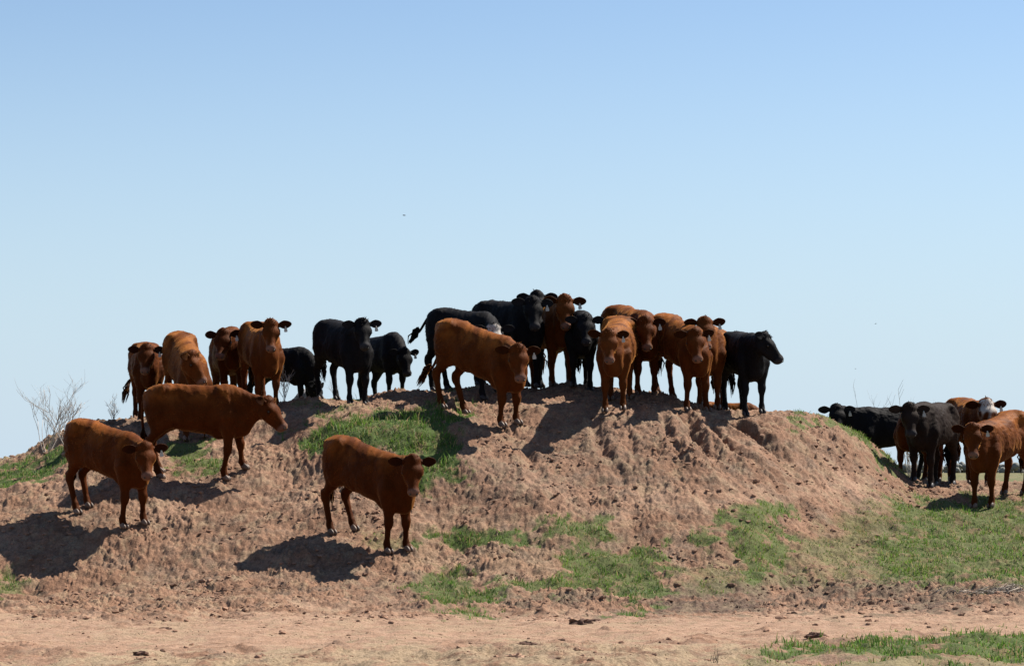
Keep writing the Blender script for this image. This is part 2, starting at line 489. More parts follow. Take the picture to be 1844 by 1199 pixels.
DARKP = [
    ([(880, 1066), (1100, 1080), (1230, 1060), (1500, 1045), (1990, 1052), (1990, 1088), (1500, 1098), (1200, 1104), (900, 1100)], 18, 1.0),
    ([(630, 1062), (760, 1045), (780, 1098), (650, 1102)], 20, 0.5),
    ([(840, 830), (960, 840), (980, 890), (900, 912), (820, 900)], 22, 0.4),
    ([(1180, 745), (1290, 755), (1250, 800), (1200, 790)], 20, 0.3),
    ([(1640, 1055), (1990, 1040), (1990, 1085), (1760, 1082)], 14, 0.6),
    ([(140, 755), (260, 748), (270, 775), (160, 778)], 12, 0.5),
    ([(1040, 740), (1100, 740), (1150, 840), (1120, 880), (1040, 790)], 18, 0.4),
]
ROADP = [([(-300, 1118), (0, 1112), (300, 1118), (560, 1098), (900, 1108), (1250, 1104), (1500, 1094), (1990, 1090), (1990, 1140), (1500, 1158), (900, 1165), (500, 1178), (-300, 1185)], 22, 0.75),
         ([(1040, 885), (1300, 880), (1560, 875), (1480, 905), (1200, 920)], 22, 0.3)]

def crest_y(px):
    return np.interp(px, [c[0] for c in COLS], [c[1][-1][0] for c in COLS])

def masks(X, Y, Z):
    px, py = project(X, Y, Z)
    jit = fbm(X * 1.6, Y * 1.6, 4, 3) 
    jit2 = fbm(X * 5, Y * 4, 4, 13, 0.6)
    front = Y < crest_y(px) + 0.6
    def comb(L, k=1.0):
        m = np.zeros(px.shape)
        for poly, soft, d in L: m = np.maximum(m, d * poly_mask(px, py, poly, soft, jit * 1.0 + jit2 * 0.7))
        return m * front
    g = comb(GRASS); g = g * (0.5 + 0.5 * sstep(-0.9, -0.1, jit2 + 0.5 * jit))
    dry = comb(DRYP); dark = comb(DARKP); road = comb(ROADP)
    back = 1 - front
    g = np.maximum(g, back * (0.55 + 0.3 * sstep(-0.1, 0.5, jit))); dry = np.maximum(dry, back * 0.6)
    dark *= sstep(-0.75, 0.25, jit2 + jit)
    dry = np.maximum(dry * sstep(-0.9, 0.2, jit2), front * 0.38 * sstep(0.0, 0.7, jit2 + 0.4 * jit) )
    return px, py, g, dry, dark, road, front

def relief(X, Y, px, g, road, front):
    """clods, humps and washed gullies on top of the base shape"""
    near = sstep(36, 33, Y) * sstep(14, 17, Y)
    z = 0.055 * fbm(X * 0.9, Y * 0.9, 3, 21) * near * (1 - 0.6 * road) + 0.05 * np.clip(fbm(X * 1.7 + 3, Y * 1.5, 3, 25), -0.2, 1) * near * (1 - road) + 0.03 * fbm(X * 2.3, Y * 2.3, 2, 121) * near * (1 - 0.8 * road)
    rough = near * (1 - 0.85 * road) * (1 - 0.6 * g) * (0.3 + 0.7 * sstep(21.5, 24, Y))
    patch = 0.45 + 1.1 * np.clip(fbm(X * 0.8 + 4, Y * 0.8, 4, 31, 0.6) + 0.25, 0, 1)
    warp = 0.12 * fbm(X * 4, Y * 4, 2, 41)
    d, r = cells(X * 7.5 + warp * 4, Y * 5.5 + warp * 4, 51)
    z = z + rough * patch * 0.030 * np.clip(0.62 - d, 0, 1) * (0.4 + 1.2 * r)
    d2, r2 = cells(X * 17 + warp * 9, Y * 13, 61)
    z = z + rough * patch * 0.034 * np.clip(0.6 - d2, 0, 1) * (0.2 + 1.5 * r2)
    d3, r3 = cells(X * 36 + warp * 20, Y * 26, 65)
    z = z + rough * 0.017 * np.clip(0.55 - d3, 0, 1) * np.where(r3 > 0.45, 1.6 * r3, 0) * (0.5 + patch)
    z = z + rough * 0.015 * fbm(X * 13, Y * 11, 3, 71, 0.6)
    z = z + rough * 0.022 * np.abs(fbm(X * 4.5, Y * 3.5, 3, 81))
    z = z + near * road * (0.010 * fbm(X * 4, Y * 12, 4, 91, 0.6) + 0.012 * np.abs(fbm(X * 1.2, Y * 5, 3, 93)))
    sel = np.where((px > 880) & (px < 1500) & (Y > 27) & (Y < 32.2))[0]
    if len(sel):
        P = np.stack([X[sel], Y[sel]], 1); wob = 0.05 * fbm(P[:, 0] * 4, P[:, 1] * 4, 4, 101, 0.6)
        cut = np.zeros(len(sel))
        for pts, wd, dp in GUL:
            best = np.full(len(sel), 9.0); tt = np.zeros(len(sel)); n = len(pts) - 1
            for i in range(n):
                dd, t = seg_dist(P, pts[i], pts[i + 1]); m = dd < best
                best = np.where(m, dd, best); tt = np.where(m, (i + t) / n, tt)
            amp = dp * np.clip(np.minimum(tt * 5, (1 - tt) * 1.3), 0, 1)
            q = (best + wob) / wd
            cut = np.maximum(cut, amp * np.exp(-q * q)); 
            z[sel] += amp * 0.2 * np.exp(-((q - 2.0) / 0.9) ** 2)
        z[sel] -= cut
    # washed ribs running down the right-hand face
    rib = sstep(1080, 1200, px) * sstep(1600, 1480, px) * sstep(28.2, 29.2, Y) * sstep(31.6, 30.8, Y)
    z = z + rib * 0.018 * fbm((X + 0.35 * (Y - 30)) * 4.2, Y * 0.7, 3, 111)
    return z

def ground_z(X, Y):
    X = np.atleast_1d(np.asarray(X, float)); Y = np.atleast_1d(np.asarray(Y, float))
    b = base_z(X, Y); px, py, g, dry, dark, road, front = masks(X, Y, b)
    return b + relief(X, Y, px, g, road, front)

def build_ground():
    us = np.concatenate([-np.geomspace(9000, 300, 26), np.arange(-240, 2090, 1.75), np.geomspace(2140, 11000, 26)])
    ys = np.concatenate([np.arange(1.0, 16.4, 0.4), np.arange(16.5, 34.6, 0.024), np.arange(34.65, 42, 0.12), np.geomspace(42.3, 9000, 70)])
    U, Y = np.meshgrid(us, ys); X = (U - PW / 2) / FPX * Y
    nx = len(us); X = X.ravel(); Y = Y.ravel()
    b = base_z(X, Y)
    px, py, g, dry, dark, road, front = masks(X, Y, b)
    Z = b + relief(X, Y, px, g, road, front)
    i = np.arange(len(ys) - 1)[:, None] * nx + np.arange(nx - 1)[None, :]; i = i.ravel()
    F = np.stack([i, i + 1, i + nx + 1, i + nx], 1)
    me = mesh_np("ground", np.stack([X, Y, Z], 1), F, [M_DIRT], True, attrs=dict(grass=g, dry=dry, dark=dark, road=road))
    o = link("ground", me); tag(o, kind="structure")
build_ground()

# ------------------------------------------------------------------ clods, gravel, grass (uncountable)
def sample_face(n, x0=-260, x1=2100, y0=17.2, y1=34.0):
    Y = rng.uniform(y0 ** 1.0, y1, n); U = rng.uniform(x0, x1, n)
    X = (U - PW / 2) / FPX * Y
    return X, Y

def rough_blobs(name, X, Y, size, cols, mat, flat=0.7):
    t = (1 + 5 ** 0.5) / 2
    iv = np.array([(-1, t, 0), (1, t, 0), (-1, -t, 0), (1, -t, 0), (0, -1, t), (0, 1, t), (0, -1, -t), (0, 1, -t), (t, 0, -1), (t, 0, 1), (-t, 0, -1), (-t, 0, 1)], float)
    iv /= np.linalg.norm(iv[0])
    fc = np.array([(0, 11, 5), (0, 5, 1), (0, 1, 7), (0, 7, 10), (0, 10, 11), (1, 5, 9), (5, 11, 4), (11, 10, 2), (10, 7, 6), (7, 1, 8), (3, 9, 4), (3, 4, 2), (3, 2, 6), (3, 6, 8), (3, 8, 9), (4, 9, 5), (2, 4, 11), (6, 2, 10), (8, 6, 7), (9, 8, 1)])
    n = len(X); Z = ground_z(X, Y)
    v = iv[None] * (1 + rng.uniform(-0.35, 0.35, (n, 12, 1)))
    sc = size[:, None] * np.stack([rng.uniform(0.7, 1.5, n), rng.uniform(0.7, 1.3, n), flat * rng.uniform(0.6, 1.1, n)], 1)
    v = v * sc[:, None, :]
    a = rng.uniform(0, 6.28, n); c, s = np.cos(a)[:, None], np.sin(a)[:, None]
    v = np.stack([v[..., 0] * c - v[..., 1] * s, v[..., 0] * s + v[..., 1] * c, v[..., 2]], 2)
    v += np.stack([X, Y, Z + size * 0.12], 1)[:, None, :]
    F = (fc[None] + (np.arange(n) * 12)[:, None, None]).reshape(-1, 3)
    return link(name, mesh_np(name, v.reshape(-1, 3), F, [mat], False, colors=np.repeat(cols, 12, 0)))

X, Y = sample_face(80000)
b = base_z(X, Y); px, py, g, dry, dark, road, front = masks(X, Y, b)
pr = (1 - np.clip(g * 1.5, 0, 0.96)) * (1 - 0.82 * road) * front * (0.06 + 0.94 * sstep(-0.15, 0.6, fbm(X * 0.9, Y * 0.9, 4, 31, 0.6))) * np.where(Y < 22, 0.2, 1)
k = rng.uniform(0, 1, len(X)) < pr
X, Y, dk, rd, dr = X[k], Y[k], dark[k], road[k], dry[k]
size = 0.006 + 0.028 * rng.uniform(0, 1, len(X)) ** 6
tone = rng.uniform(0.8, 1.4, (len(X), 1))
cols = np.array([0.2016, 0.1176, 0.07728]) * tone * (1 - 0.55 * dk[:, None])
o = rough_blobs("dirt_crumbs", X, Y, size, cols, M_CLOD)
tag(o, "loose crumbs of red dirt scattered over the mound", "dirt", kind="stuff")

def blades(name, X, Y, h, wd, cols, mat, lean=0.5, tips=1.25):
    n = len(X); Z = ground_z(X, Y) - 0.01
    a = rng.uniform(0, 6.28, n); th = rng.uniform(0, 6.28, n)
    sx, sy = np.cos(a) * wd * 0.5, np.sin(a) * wd * 0.5
    ln = rng.uniform(0.1, 1.0, n) * lean
    lx, ly = np.cos(th) * ln * h, np.sin(th) * ln * h
    P = np.zeros((n, 5, 3))
    P[:, 0] = np.stack([X - sx, Y - sy, Z], 1); P[:, 1] = np.stack([X + sx, Y + sy, Z], 1)
    mx, my, mz = X + lx * 0.35, Y + ly * 0.35, Z + h * 0.55
    P[:, 2] = np.stack([mx + sx * 0.8, my + sy * 0.8, mz], 1); P[:, 3] = np.stack([mx - sx * 0.8, my - sy * 0.8, mz], 1)
    P[:, 4] = np.stack([X + lx, Y + ly, Z + h * (1 - 0.3 * ln)], 1)
    k = (np.arange(n) * 5)[:, None]
    q = k + np.array([[0, 1, 2, 3]]); t = k + np.array([[3, 2, 4]])
    c = np.repeat(cols, 5, 0).reshape(n, 5, 3)
    c[:, 4] *= tips
    return link(name, mesh_np(name, P.reshape(-1, 3), [q, t], [mat], True, colors=c.reshape(-1, 3)))

X, Y = sample_face(640000)
b = base_z(X, Y); px, py, g, dry, dark, road, front = masks(X, Y, b)
clump = sstep(-0.6, 0.25, fbm(X * 6, Y * 6, 4, 131, 0.6))
vis = front | (rng.uniform(0, 1, len(X)) < 0.05)
k = (rng.uniform(0, 1, len(X)) < np.clip(g * 1.5 - 0.05, 0, 1) ** 1.4 * (0.08 + 0.92 * clump * (0.5 + 0.5 * sstep(-0.5, 0.3, fbm(X * 1.8, Y * 1.4, 3, 133)))) * np.where(Y < 24, 0.55, 1) * np.where((py < 900) & (px > 500) & (px < 900), 1.7, 1.35)) & vis
X, Y, g, px, py = X[k], Y[k], g[k], px[k], py[k]
tall = np.where((py < 900) & (px > 500) & (px < 900), 1.5, 1.0)
h = (0.016 + 0.07 * rng.uniform(0, 1, len(X)) ** 2.2 * g) * tall * (0.6 + 0.8 * sstep(-0.4, 0.5, fbm(X * 3, Y * 3, 3, 135)))
big = fbm(X * 1.3, Y * 1.3, 3, 141)[:, None]
col = np.array([0.098, 0.178, 0.028]) * rng.uniform(0.55, 1.35, (len(X), 1)) + np.clip(big, -0.5, 1) * np.array([0.03, 0.03, 0.0])
yel = rng.uniform(0, 1, len(X)) < 0.2 + 0.25 * (g < 0.6)
col[yel] = np.array([0.30, 0.24, 0.11]) * rng.uniform(0.6, 1.2, (yel.sum(), 1))
o = blades("grass", X, Y, h, 0.007 + 0.004 * rng.uniform(0, 1, len(X)), np.clip(col, 0.01, 1), M_GRASS, 0.9)
tag(o, "short green grass growing in patches over the dirt", "grass", kind="stuff")

X, Y = sample_face(260000)
b = base_z(X, Y); px, py, g, dry, dark, road, front = masks(X, Y, b)
k = (rng.uniform(0, 1, len(X)) < (np.clip(dry * 0.5 + g * 0.12 + dark * 0.12, 0, 1)) * (0.3 + 0.7 * sstep(-0.3, 0.4, fbm(X * 4, Y * 4, 3, 151))) * np.where(Y < 24, 0.35, 0.8)) & front
X, Y, py, px = X[k], Y[k], py[k], px[k]
h = 0.015 + 0.05 * rng.uniform(0, 1, len(X)) ** 2 * np.where(py > 1100, 0.5, 1)
col = np.array([0.3024, 0.2352, 0.1428]) * rng.uniform(0.5, 1.25, (len(X), 1))
o = blades("dry_grass", X, Y, h, 0.006 + 0 * X, col, M_DRY, 1.6, 1.1)
tag(o, "pale dry grass stubble between the green patches", "dry grass", kind="stuff")

# ------------------------------------------------------------------ cattle
def smin(a, b, k):
    h = np.maximum(k - np.abs(a - b), 0) / k
    return np.minimum(a, b) - h * h * k * 0.25

class Field:
    def __init__(s, lo, hi, vox):
        s.vox = vox; s.lo = np.array(lo, float) - 2 * vox
        s.n = np.ceil((np.array(hi) - s.lo) / vox).astype(int) + 3
        s.F = np.full(s.n, 0.6, np.float32)
        s.ax = [s.lo[i] + np.arange(s.n[i]) * vox for i in range(3)]
    def sub(s, lo, hi):
        i0 = np.maximum(((np.array(lo) - s.lo) / s.vox).astype(int) - 1, 0)
        i1 = np.minimum(((np.array(hi) - s.lo) / s.vox).astype(int) + 3, s.n)
        sl = tuple(slice(a, b) for a, b in zip(i0, i1))
        g = np.meshgrid(*[s.ax[i][sl[i]] for i in range(3)], indexing='ij', sparse=True)
        return sl, g
    def cone(s, a, b, ra, rb, k=0.05, flat=None, fl=1.0):
        """rounded cone from a to b; 'flat' squeezes it along a direction"""
        a = np.array(a, float); b = np.array(b, float); m = k + 0.03; r = max(ra, rb)
        lo = np.minimum(a, b) - r - m; hi = np.maximum(a, b) + r + m
        sl, (x, y, z) = s.sub(lo, hi)
        d = b - a; L = d @ d + 1e-12
        t = np.clip(((x - a[0]) * d[0] + (y - a[1]) * d[1] + (z - a[2]) * d[2]) / L, 0, 1)
        qx, qy, qz = x - a[0] - t * d[0], y - a[1] - t * d[1], z - a[2] - t * d[2]
        q2 = qx * qx + qy * qy + qz * qz
        if flat is not None:
            f = np.array(flat, float); f /= np.linalg.norm(f)
            pr = qx * f[0] + qy * f[1] + qz * f[2]
            q2 = q2 + pr * pr * (1 / (fl * fl) - 1)
        dist = np.sqrt(q2) - (ra + (rb - ra) * t)
        s.F[sl] = smin(s.F[sl], dist, k)
    def carve(s, a, b, r, k=0.08):
        a = np.array(a, float); b = np.array(b, float)
        sl, (x, y, z) = s.sub(np.minimum(a, b) - r - k - 0.03, np.maximum(a, b) + r + k + 0.03)
        d = b - a; L = d @ d + 1e-12
        t = np.clip(((x - a[0]) * d[0] + (y - a[1]) * d[1] + (z - a[2]) * d[2]) / L, 0, 1)
        dist = np.sqrt((x - a[0] - t * d[0]) ** 2 + (y - a[1] - t * d[1]) ** 2 + (z - a[2] - t * d[2]) ** 2) - r
        s.F[sl] = -smin(-s.F[sl], dist, k)
    def ell(s, c, rad, axes, k=0.04):
        c = np.array(c, float); r = max(rad) + k + 0.03
        sl, (x, y, z) = s.sub(c - r, c + r)
        q = 0
        for i in range(3):
            e = axes[i]; q = q + (((x - c[0]) * e[0] + (y - c[1]) * e[1] + (z - c[2]) * e[2]) / rad[i]) ** 2
        s.F[sl] = smin(s.F[sl], (np.sqrt(q) - 1) * min(rad), k)
    def loft(s, sec, shear, k=0.05):
        sec = np.array(sec, float)
        xs = np.linspace(sec[0, 0], sec[-1, 0], 120)
        tab = np.stack([np.interp(xs, sec[:, 0], sec[:, j]) for j in (1, 2, 3)], 1)
        tab[3:-3] = gsmooth(tab, 3.0, 0)[3:-3]
        sl, (x, y, z) = s.sub((sec[0, 0] - 0.1, -0.5, sec[:, 2].min() - 0.4), (sec[-1, 0] + 0.1, 0.5, sec[:, 1].max() + 0.4))
        top = np.interp(x, xs, tab[:, 0]); bot = np.interp(x, xs, tab[:, 1]); w_ = np.interp(x, xs, tab[:, 2])
        zz = z - shear(x)
        zc = bot + (top - bot) * 0.46; hu = np.maximum(top - zc, 0.02); hd = np.maximum(zc - bot, 0.02)
        rz = np.where(zz > zc, (zz - zc) / hu, (zc - zz) / hd)
        ww = np.maximum(w_, 0.02) * (1 - 0.10 * np.clip((zz - zc) / hu, 0, 1))
        q = (np.abs(y / ww) ** 2.25 + np.abs(rz) ** 2.25) ** (1 / 2.25)
        dist = (q - 1) * np.minimum(ww, np.minimum(hu, hd)) * 0.85
        ex = np.maximum(sec[0, 0] - x, x - sec[-1, 0])
        dist = np.maximum(dist, ex)
        s.F[sl] = smin(s.F[sl], dist, k)
    def mesh(s):
        F = s.F; ins = F < 0
        n = np.array(F.shape) - 1
        cnt = np.zeros(n, np.int8)
        cs = [(i, j, k) for i in (0, 1) for j in (0, 1) for k in (0, 1)]
        def sh(A, c): return A[c[0]:c[0] + n[0], c[1]:c[1] + n[1], c[2]:c[2] + n[2]]
        for c in cs: cnt += sh(ins, c)
        act = (cnt > 0) & (cnt < 8)
        I = np.argwhere(act); m = len(I)
        idx = np.full(n, -1, np.int32); idx[act] = np.arange(m)
        acc = np.zeros((m, 3)); num = np.zeros(m)
        def val(c): return F[I[:, 0] + c[0], I[:, 1] + c[1], I[:, 2] + c[2]]
        for a in cs:
            for ax in range(3):
                if a[ax]: continue
                b_ = list(a); b_[ax] = 1
                fa, fb = val(a), val(b_)
                x = (fa < 0) != (fb < 0)
                t = np.where(x, fa / np.where(x, fa - fb, 1), 0)
                p = np.tile(np.array(a, float), (m, 1)); p[:, ax] += t
                acc += p * x[:, None]; num += x
        V = s.lo + (I + acc / num[:, None]) * s.vox
        quads = []
        for ax in range(3):
            o1, o2 = [(1, 2), (2, 0), (0, 1)][ax]
            A = [slice(1, -1)] * 3; A[ax] = slice(0, -1); B = [slice(1, -1)] * 3; B[ax] = slice(1, None)
            ia, ib = ins[tuple(A)], ins[tuple(B)]
            e = np.argwhere(ia != ib)
            flip = ~ia[e[:, 0], e[:, 1], e[:, 2]]
            p = e.copy(); 
            for q_ in range(3):
                if q_ != ax: p[:, q_] += 1
            def cell(d1, d2):
                c = p.copy(); c[:, o1] += d1; c[:, o2] += d2
                return idx[c[:, 0], c[:, 1], c[:, 2]]
            qd = np.stack([cell(-1, -1), cell(0, -1), cell(0, 0), cell(-1, 0)], 1)
            qd[flip] = qd[flip][:, ::-1]
            quads.append(qd)
        return V, np.concatenate(quads)

def tri_normals(V, Q):
    n = np.cross(V[Q[:, 2]] - V[Q[:, 0]], V[Q[:, 3]] - V[Q[:, 1]])
    out = np.zeros_like(V)
    for j in range(4): np.add.at(out, Q[:, j], n)
    return out / (np.linalg.norm(out, axis=1)[:, None] + 1e-12)

TRUNK = [  # x, top, bottom, half width
    (-0.735, 1.02, 0.90, 0.04), (-0.715, 1.10, 0.82, 0.10), (-0.66, 1.17, 0.74, 0.155), (-0.55, 1.215, 0.69, 0.195), (-0.40, 1.225, 0.645, 0.222),
    (-0.20, 1.205, 0.595, 0.240), (0.02, 1.188, 0.555, 0.250), (0.22, 1.185, 0.54, 0.240), (0.38, 1.195, 0.545, 0.208),
    (0.50, 1.17, 0.56, 0.180), (0.62, 1.09, 0.60, 0.150), (0.71, 0.99, 0.66, 0.115), (0.75, 0.90, 0.73, 0.06)]
FUR = 8000
DEBUG = False

def make_cow(name, label, px, Y, yaw, s=0.92, dip=0.0, neck=(0, 22, 0.56), hyaw=None, hpitch=52, coat='red', tint=(1, 1, 1), white=0.0,
             step=(0, 0, 0, 0), tail=None, tagcol=(0.5, 0.48, 0.42), tuft=1.0, fat=1.0, earback=0.0, nofur=False, seed=0, lie=False, tagside=1, dz=0.0, earlift=0.0, group="herd of cattle around the mound"):
    rg = np.random.default_rng(100 + seed)
    X0 = (px - PW / 2) / FPX * Y
    z0 = float(base_z(X0, Y)) + dz
    ya = R(yaw); c, sn = math.cos(ya), math.sin(ya)
    root = bpy.data.objects.new(name, None); COL.objects.link(root)
    root.empty_display_size = 0.3
    root.location = (X0, Y, z0); root.rotation_euler = (0, 0, ya)
    tag(root, label, "cow", group)
    # feet on the ground
    feet = [(0.50 + step[0], 0.125), (0.50 + step[1], -0.125), (-0.55 + step[2], 0.135), (-0.55 + step[3], -0.135)]
    fw = np.array([(X0 + s * (f[0] * c - f[1] * sn), Y + s * (f[0] * sn + f[1] * c)) for f in feet])
    fz = (ground_z(fw[:, 0], fw[:, 1]) + dz - z0) / s - 0.008
    if lie: fz[:] = 0
    slope = np.clip((fz[:2].mean() - fz[2:].mean()) / 1.05, -0.4, 0.4)
    slope -= dip; cz = fz.mean() - dip * 0.3
    drop = -0.50 if lie else 0.0
    shear = lambda x: cz + slope * x + drop
    B = lambda x, y, z: np.array([x, y, z + shear(x)])
    # head pose
    az, el, nl = R(neck[0]), R(neck[1]), neck[2]
    nb = B(0.46, 0, 1.0)
    poll = nb + nl * np.array([math.cos(el) * math.cos(az), math.cos(el) * math.sin(az), math.sin(el)])
    hy = (R(hyaw) - ya) if hyaw is not None else az
    hp = R(hpitch)
    f = np.array([math.cos(hp) * math.cos(hy), math.cos(hp) * math.sin(hy), -math.sin(hp)])
    l = np.array([-math.sin(hy), math.cos(hy), 0.0])
    u = np.cross(f, l)
    Hd = lambda x, y, z: poll + 1.0 * (x * f + y * l + z * u)
    # bounds
    allp = [poll + 0.35 * f, poll, poll - 0.1 * f]
    mz = min(fz.min(), (poll + 0.5 * f)[2] - 0.06) - 0.02
    lo = np.array([-0.85, -0.42, mz]); hi = np.array([0.86, 0.42, max(1.32 + cz + abs(slope) * 0.7 + drop, poll[2] + 0.2)])
    for q in (poll - 0.2, poll + 0.2, poll + 0.52 * f - 0.12, poll + 0.52 * f + 0.12): lo = np.minimum(lo, q); hi = np.maximum(hi, q)
    if DEBUG:
        def pj(q):
            q = np.asarray(q) * s
            a, b_ = project(X0 + q[0] * c - q[1] * sn, Y + q[0] * sn + q[1] * c, z0 + q[2]); return "(%4d,%4d)" % (a, b_)
        print("COW %2d poll %s muz %s earL %s earR %s rump %s withers %s chest %s ff %s %s hf %s %s" % (seed, pj(poll), pj(Hd(0.45, 0, -0.09)), pj(Hd(0, 0.26, 0)), pj(Hd(0, -0.26, 0)), pj(B(-0.5, 0, 1.23)), pj(B(0.4, 0, 1.21)), pj(B(0.73, 0, 0.8)), *[pj((feet[i][0], feet[i][1], fz[i])) for i in range(4)]))
        return
    G = Field(lo, hi, 0.0165)
    sec = np.array(TRUNK); sec[:, 3] *= fat; sec[:, 2] -= (fat - 1) * 0.35
    G.loft(sec, shear, 0.05)
    for sy in (1, -1):     # hooks, pins, shoulder, brisket, flank
        G.cone(B(-0.42, 0.160 * sy, 1.13), B(-0.68, 0.085 * sy, 1.06), 0.055, 0.045, 0.10)
        G.cone(B(0.38, 0.09 * sy, 1.06), B(0.50, 0.135 * sy, 0.76), 0.075, 0.105, 0.08)
        G.cone(B(-0.16, 0.12 * sy, 0.69), B(-0.36, 0.13 * sy, 0.78), 0.07, 0.09, 0.08)
    G.cone(B(0.60, 0, 0.69), B(0.655, 0, 0.80), 0.105, 0.10, 0.08)
    G.cone(B(0.30, 0, 0.55), B(0.62, 0, 0.60), 0.07, 0.09, 0.10)
    for sy in (1, -1):
        G.carve(B(-0.24, 0.285 * sy, 1.07), B(-0.20, 0.305 * sy, 0.98), 0.092, 0.08)
        G.carve(B(0.27, 0.285 * sy, 1.02), B(0.26, 0.29 * sy, 0.68), 0.055, 0.06)
        G.carve(B(-0.40, 0.285 * sy, 0.88), B(-0.30, 0.295 * sy, 0.80), 0.062, 0.06)
    # neck: crest line, middle, throat with dewlap
    lat = np.cross(poll - nb, np.array([0, 0, 1.0])); lat /= np.linalg.norm(lat) + 1e-9
    G.cone(B(0.42, 0, 1.05), Hd(-0.02, 0, -0.085), 0.105, 0.078, 0.08)
    G.cone(B(0.52, 0, 0.93), Hd(0.02, 0, -0.13), 0.165, 0.09, 0.08, lat, 0.7)
    G.cone(B(0.60, 0, 0.80), Hd(0.06, 0, -0.17), 0.125, 0.065, 0.08, lat, 0.66)
    G.cone(B(0.66, 0, 0.66), Hd(0.03, 0, -0.22), 0.08, 0.035, 0.08, lat, 0.5)
    # head
    ax = (f, l, u)
    for sy in (1, -1):
        nx = B(0.58, 0.225 * sy, 1.02); G.carve(nx, B(0.64, 0.205 * sy, 0.74), 0.058, 0.06)
    G.cone(Hd(0.02, 0, -0.075), Hd(0.13, 0, -0.09), 0.102, 0.108, 0.05)
    G.cone(Hd(0.0, 0.045, -0.02), Hd(-0.01, -0.045, -0.02), 0.05, 0.05, 0.05)
    G.cone(Hd(-0.02, 0, 0.01), Hd(0.02, 0, 0.0), 0.04, 0.045, 0.05)
    for sy in (1, -1):
        G.ell(Hd(0.135, 0.076 * sy, -0.045), (0.075, 0.055, 0.05), ax, 0.05)
        G.cone(Hd(0.08, 0.055 * sy, -0.16), Hd(0.20, 0.045 * sy, -0.15), 0.055, 0.045, 0.05)
    G.cone(Hd(0.13, 0, -0.08), Hd(0.375, 0, -0.085), 0.098, 0.060, 0.045, l, 0.92)
    G.cone(Hd(0.10, 0, -0.17), Hd(0.36, 0, -0.135), 0.062, 0.050, 0.05)
    G.ell(Hd(0.395, 0, -0.085), (0.048, 0.073, 0.055), ax, 0.035)
    G.ell(Hd(0.37, 0, -0.14), (0.045, 0.054, 0.032), ax, 0.03)
    # legs
    hoofs = []
    if not lie:
        for i, (fx, fy) in enumerate(feet):
            sy = 1 if fy > 0 else -1; st = step[i]; g0 = fz[i]
            def J(x, y, z):
                t = min(1.0, max(0.0, z / 0.72)); gz = g0 * (1 - t) + shear(x) * t
                return np.array([x, y, z + gz])
            if i < 2:
                G.cone(J(0.47, 0.13 * sy, 0.76), J(0.485 + st * 0.15, 0.128 * sy, 0.62), 0.105, 0.082, 0.07)
                G.cone(J(0.485 + st * 0.15, 0.128 * sy, 0.62), J(0.51 + st * 0.5, 0.125 * sy, 0.38), 0.080, 0.050, 0.05)
                G.cone(J(0.513 + st * 0.5, 0.125 * sy, 0.385), J(0.512 + st * 0.55, 0.125 * sy, 0.34), 0.056, 0.050, 0.03)
                G.cone(J(0.505 + st * 0.55, 0.125 * sy, 0.34), J(0.50 + st * 0.9, 0.125 * sy, 0.13), 0.038, 0.033, 0.03)
                G.cone(J(0.498 + st * 0.9, 0.125 * sy, 0.13), J(0.497 + st * 0.92, 0.125 * sy, 0.115), 0.041, 0.041, 0.02)
                G.cone(J(0.50 + st * 0.93, 0.125 * sy, 0.11), J(0.525 + st, 0.125 * sy, 0.055), 0.040, 0.05, 0.02)
            else:
                hk = -0.665 + st * 0.6
                G.cone(J(-0.50, 0.10 * sy, 0.99), J(-0.49, 0.125 * sy, 0.80), 0.16, 0.140, 0.07)
                G.cone(J(-0.40, 0.13 * sy, 0.82), J(-0.40 + st * 0.3, 0.14 * sy, 0.70), 0.12, 0.085, 0.07)
                G.cone(J(-0.60, 0.11 * sy, 0.90), J(-0.57 + st * 0.35, 0.13 * sy, 0.66), 0.095, 0.075, 0.07)
                G.cone(J(-0.47 + st * 0.35, 0.14 * sy, 0.68), J(hk, 0.135 * sy, 0.47), 0.095, 0.048, 0.05)
                G.cone(J(hk - 0.014, 0.135 * sy, 0.49), J(hk, 0.135 * sy, 0.42), 0.046, 0.050, 0.03)
                G.cone(J(hk, 0.135 * sy, 0.43), J(-0.585 + st * 0.92, 0.135 * sy, 0.135), 0.044, 0.035, 0.03)
                G.cone(J(-0.583 + st * 0.92, 0.135 * sy, 0.135), J(-0.58 + st * 0.93, 0.135 * sy, 0.115), 0.042, 0.042, 0.02)
                G.cone(J(-0.58 + st * 0.94, 0.135 * sy, 0.11), J(-0.55 + st, 0.135 * sy, 0.055), 0.040, 0.05, 0.02)
            hx = (0.535 if i < 2 else -0.54) + st
            hoofs.append((hx, (0.125 if i < 2 else 0.135) * sy, g0))
    else:
        for sy in (1, -1):
            G.cone(B(0.48, 0.2 * sy, 0.66), np.array([0.72, 0.22 * sy, cz + 0.07]), 0.11, 0.055, 0.06)
            G.cone(np.array([0.72, 0.22 * sy, cz + 0.06]), np.array([0.45, 0.26 * sy, cz + 0.05]), 0.05, 0.04, 0.04)
            G.cone(B(-0.45, 0.2 * sy, 0.75), np.array([-0.12, 0.34 * sy, cz + 0.1]), 0.18, 0.08, 0.06)
            G.cone(np.array([-0.12, 0.34 * sy, cz + 0.08]), np.array([-0.5, 0.36 * sy, cz + 0.05]), 0.06, 0.04, 0.04)
    V, Q = G.mesh()
    Nn = tri_normals(V, Q)
    def nz3(q, fr, sd): return perlin(q[:, 0] * fr + q[:, 1] * fr * 0.7, q[:, 2] * fr - q[:, 1] * fr * 0.6, sd)
    upper = sstep(0.35, 0.7, V[:, 2] - cz) * sstep(0.16, 0.0, (V - poll) @ f)
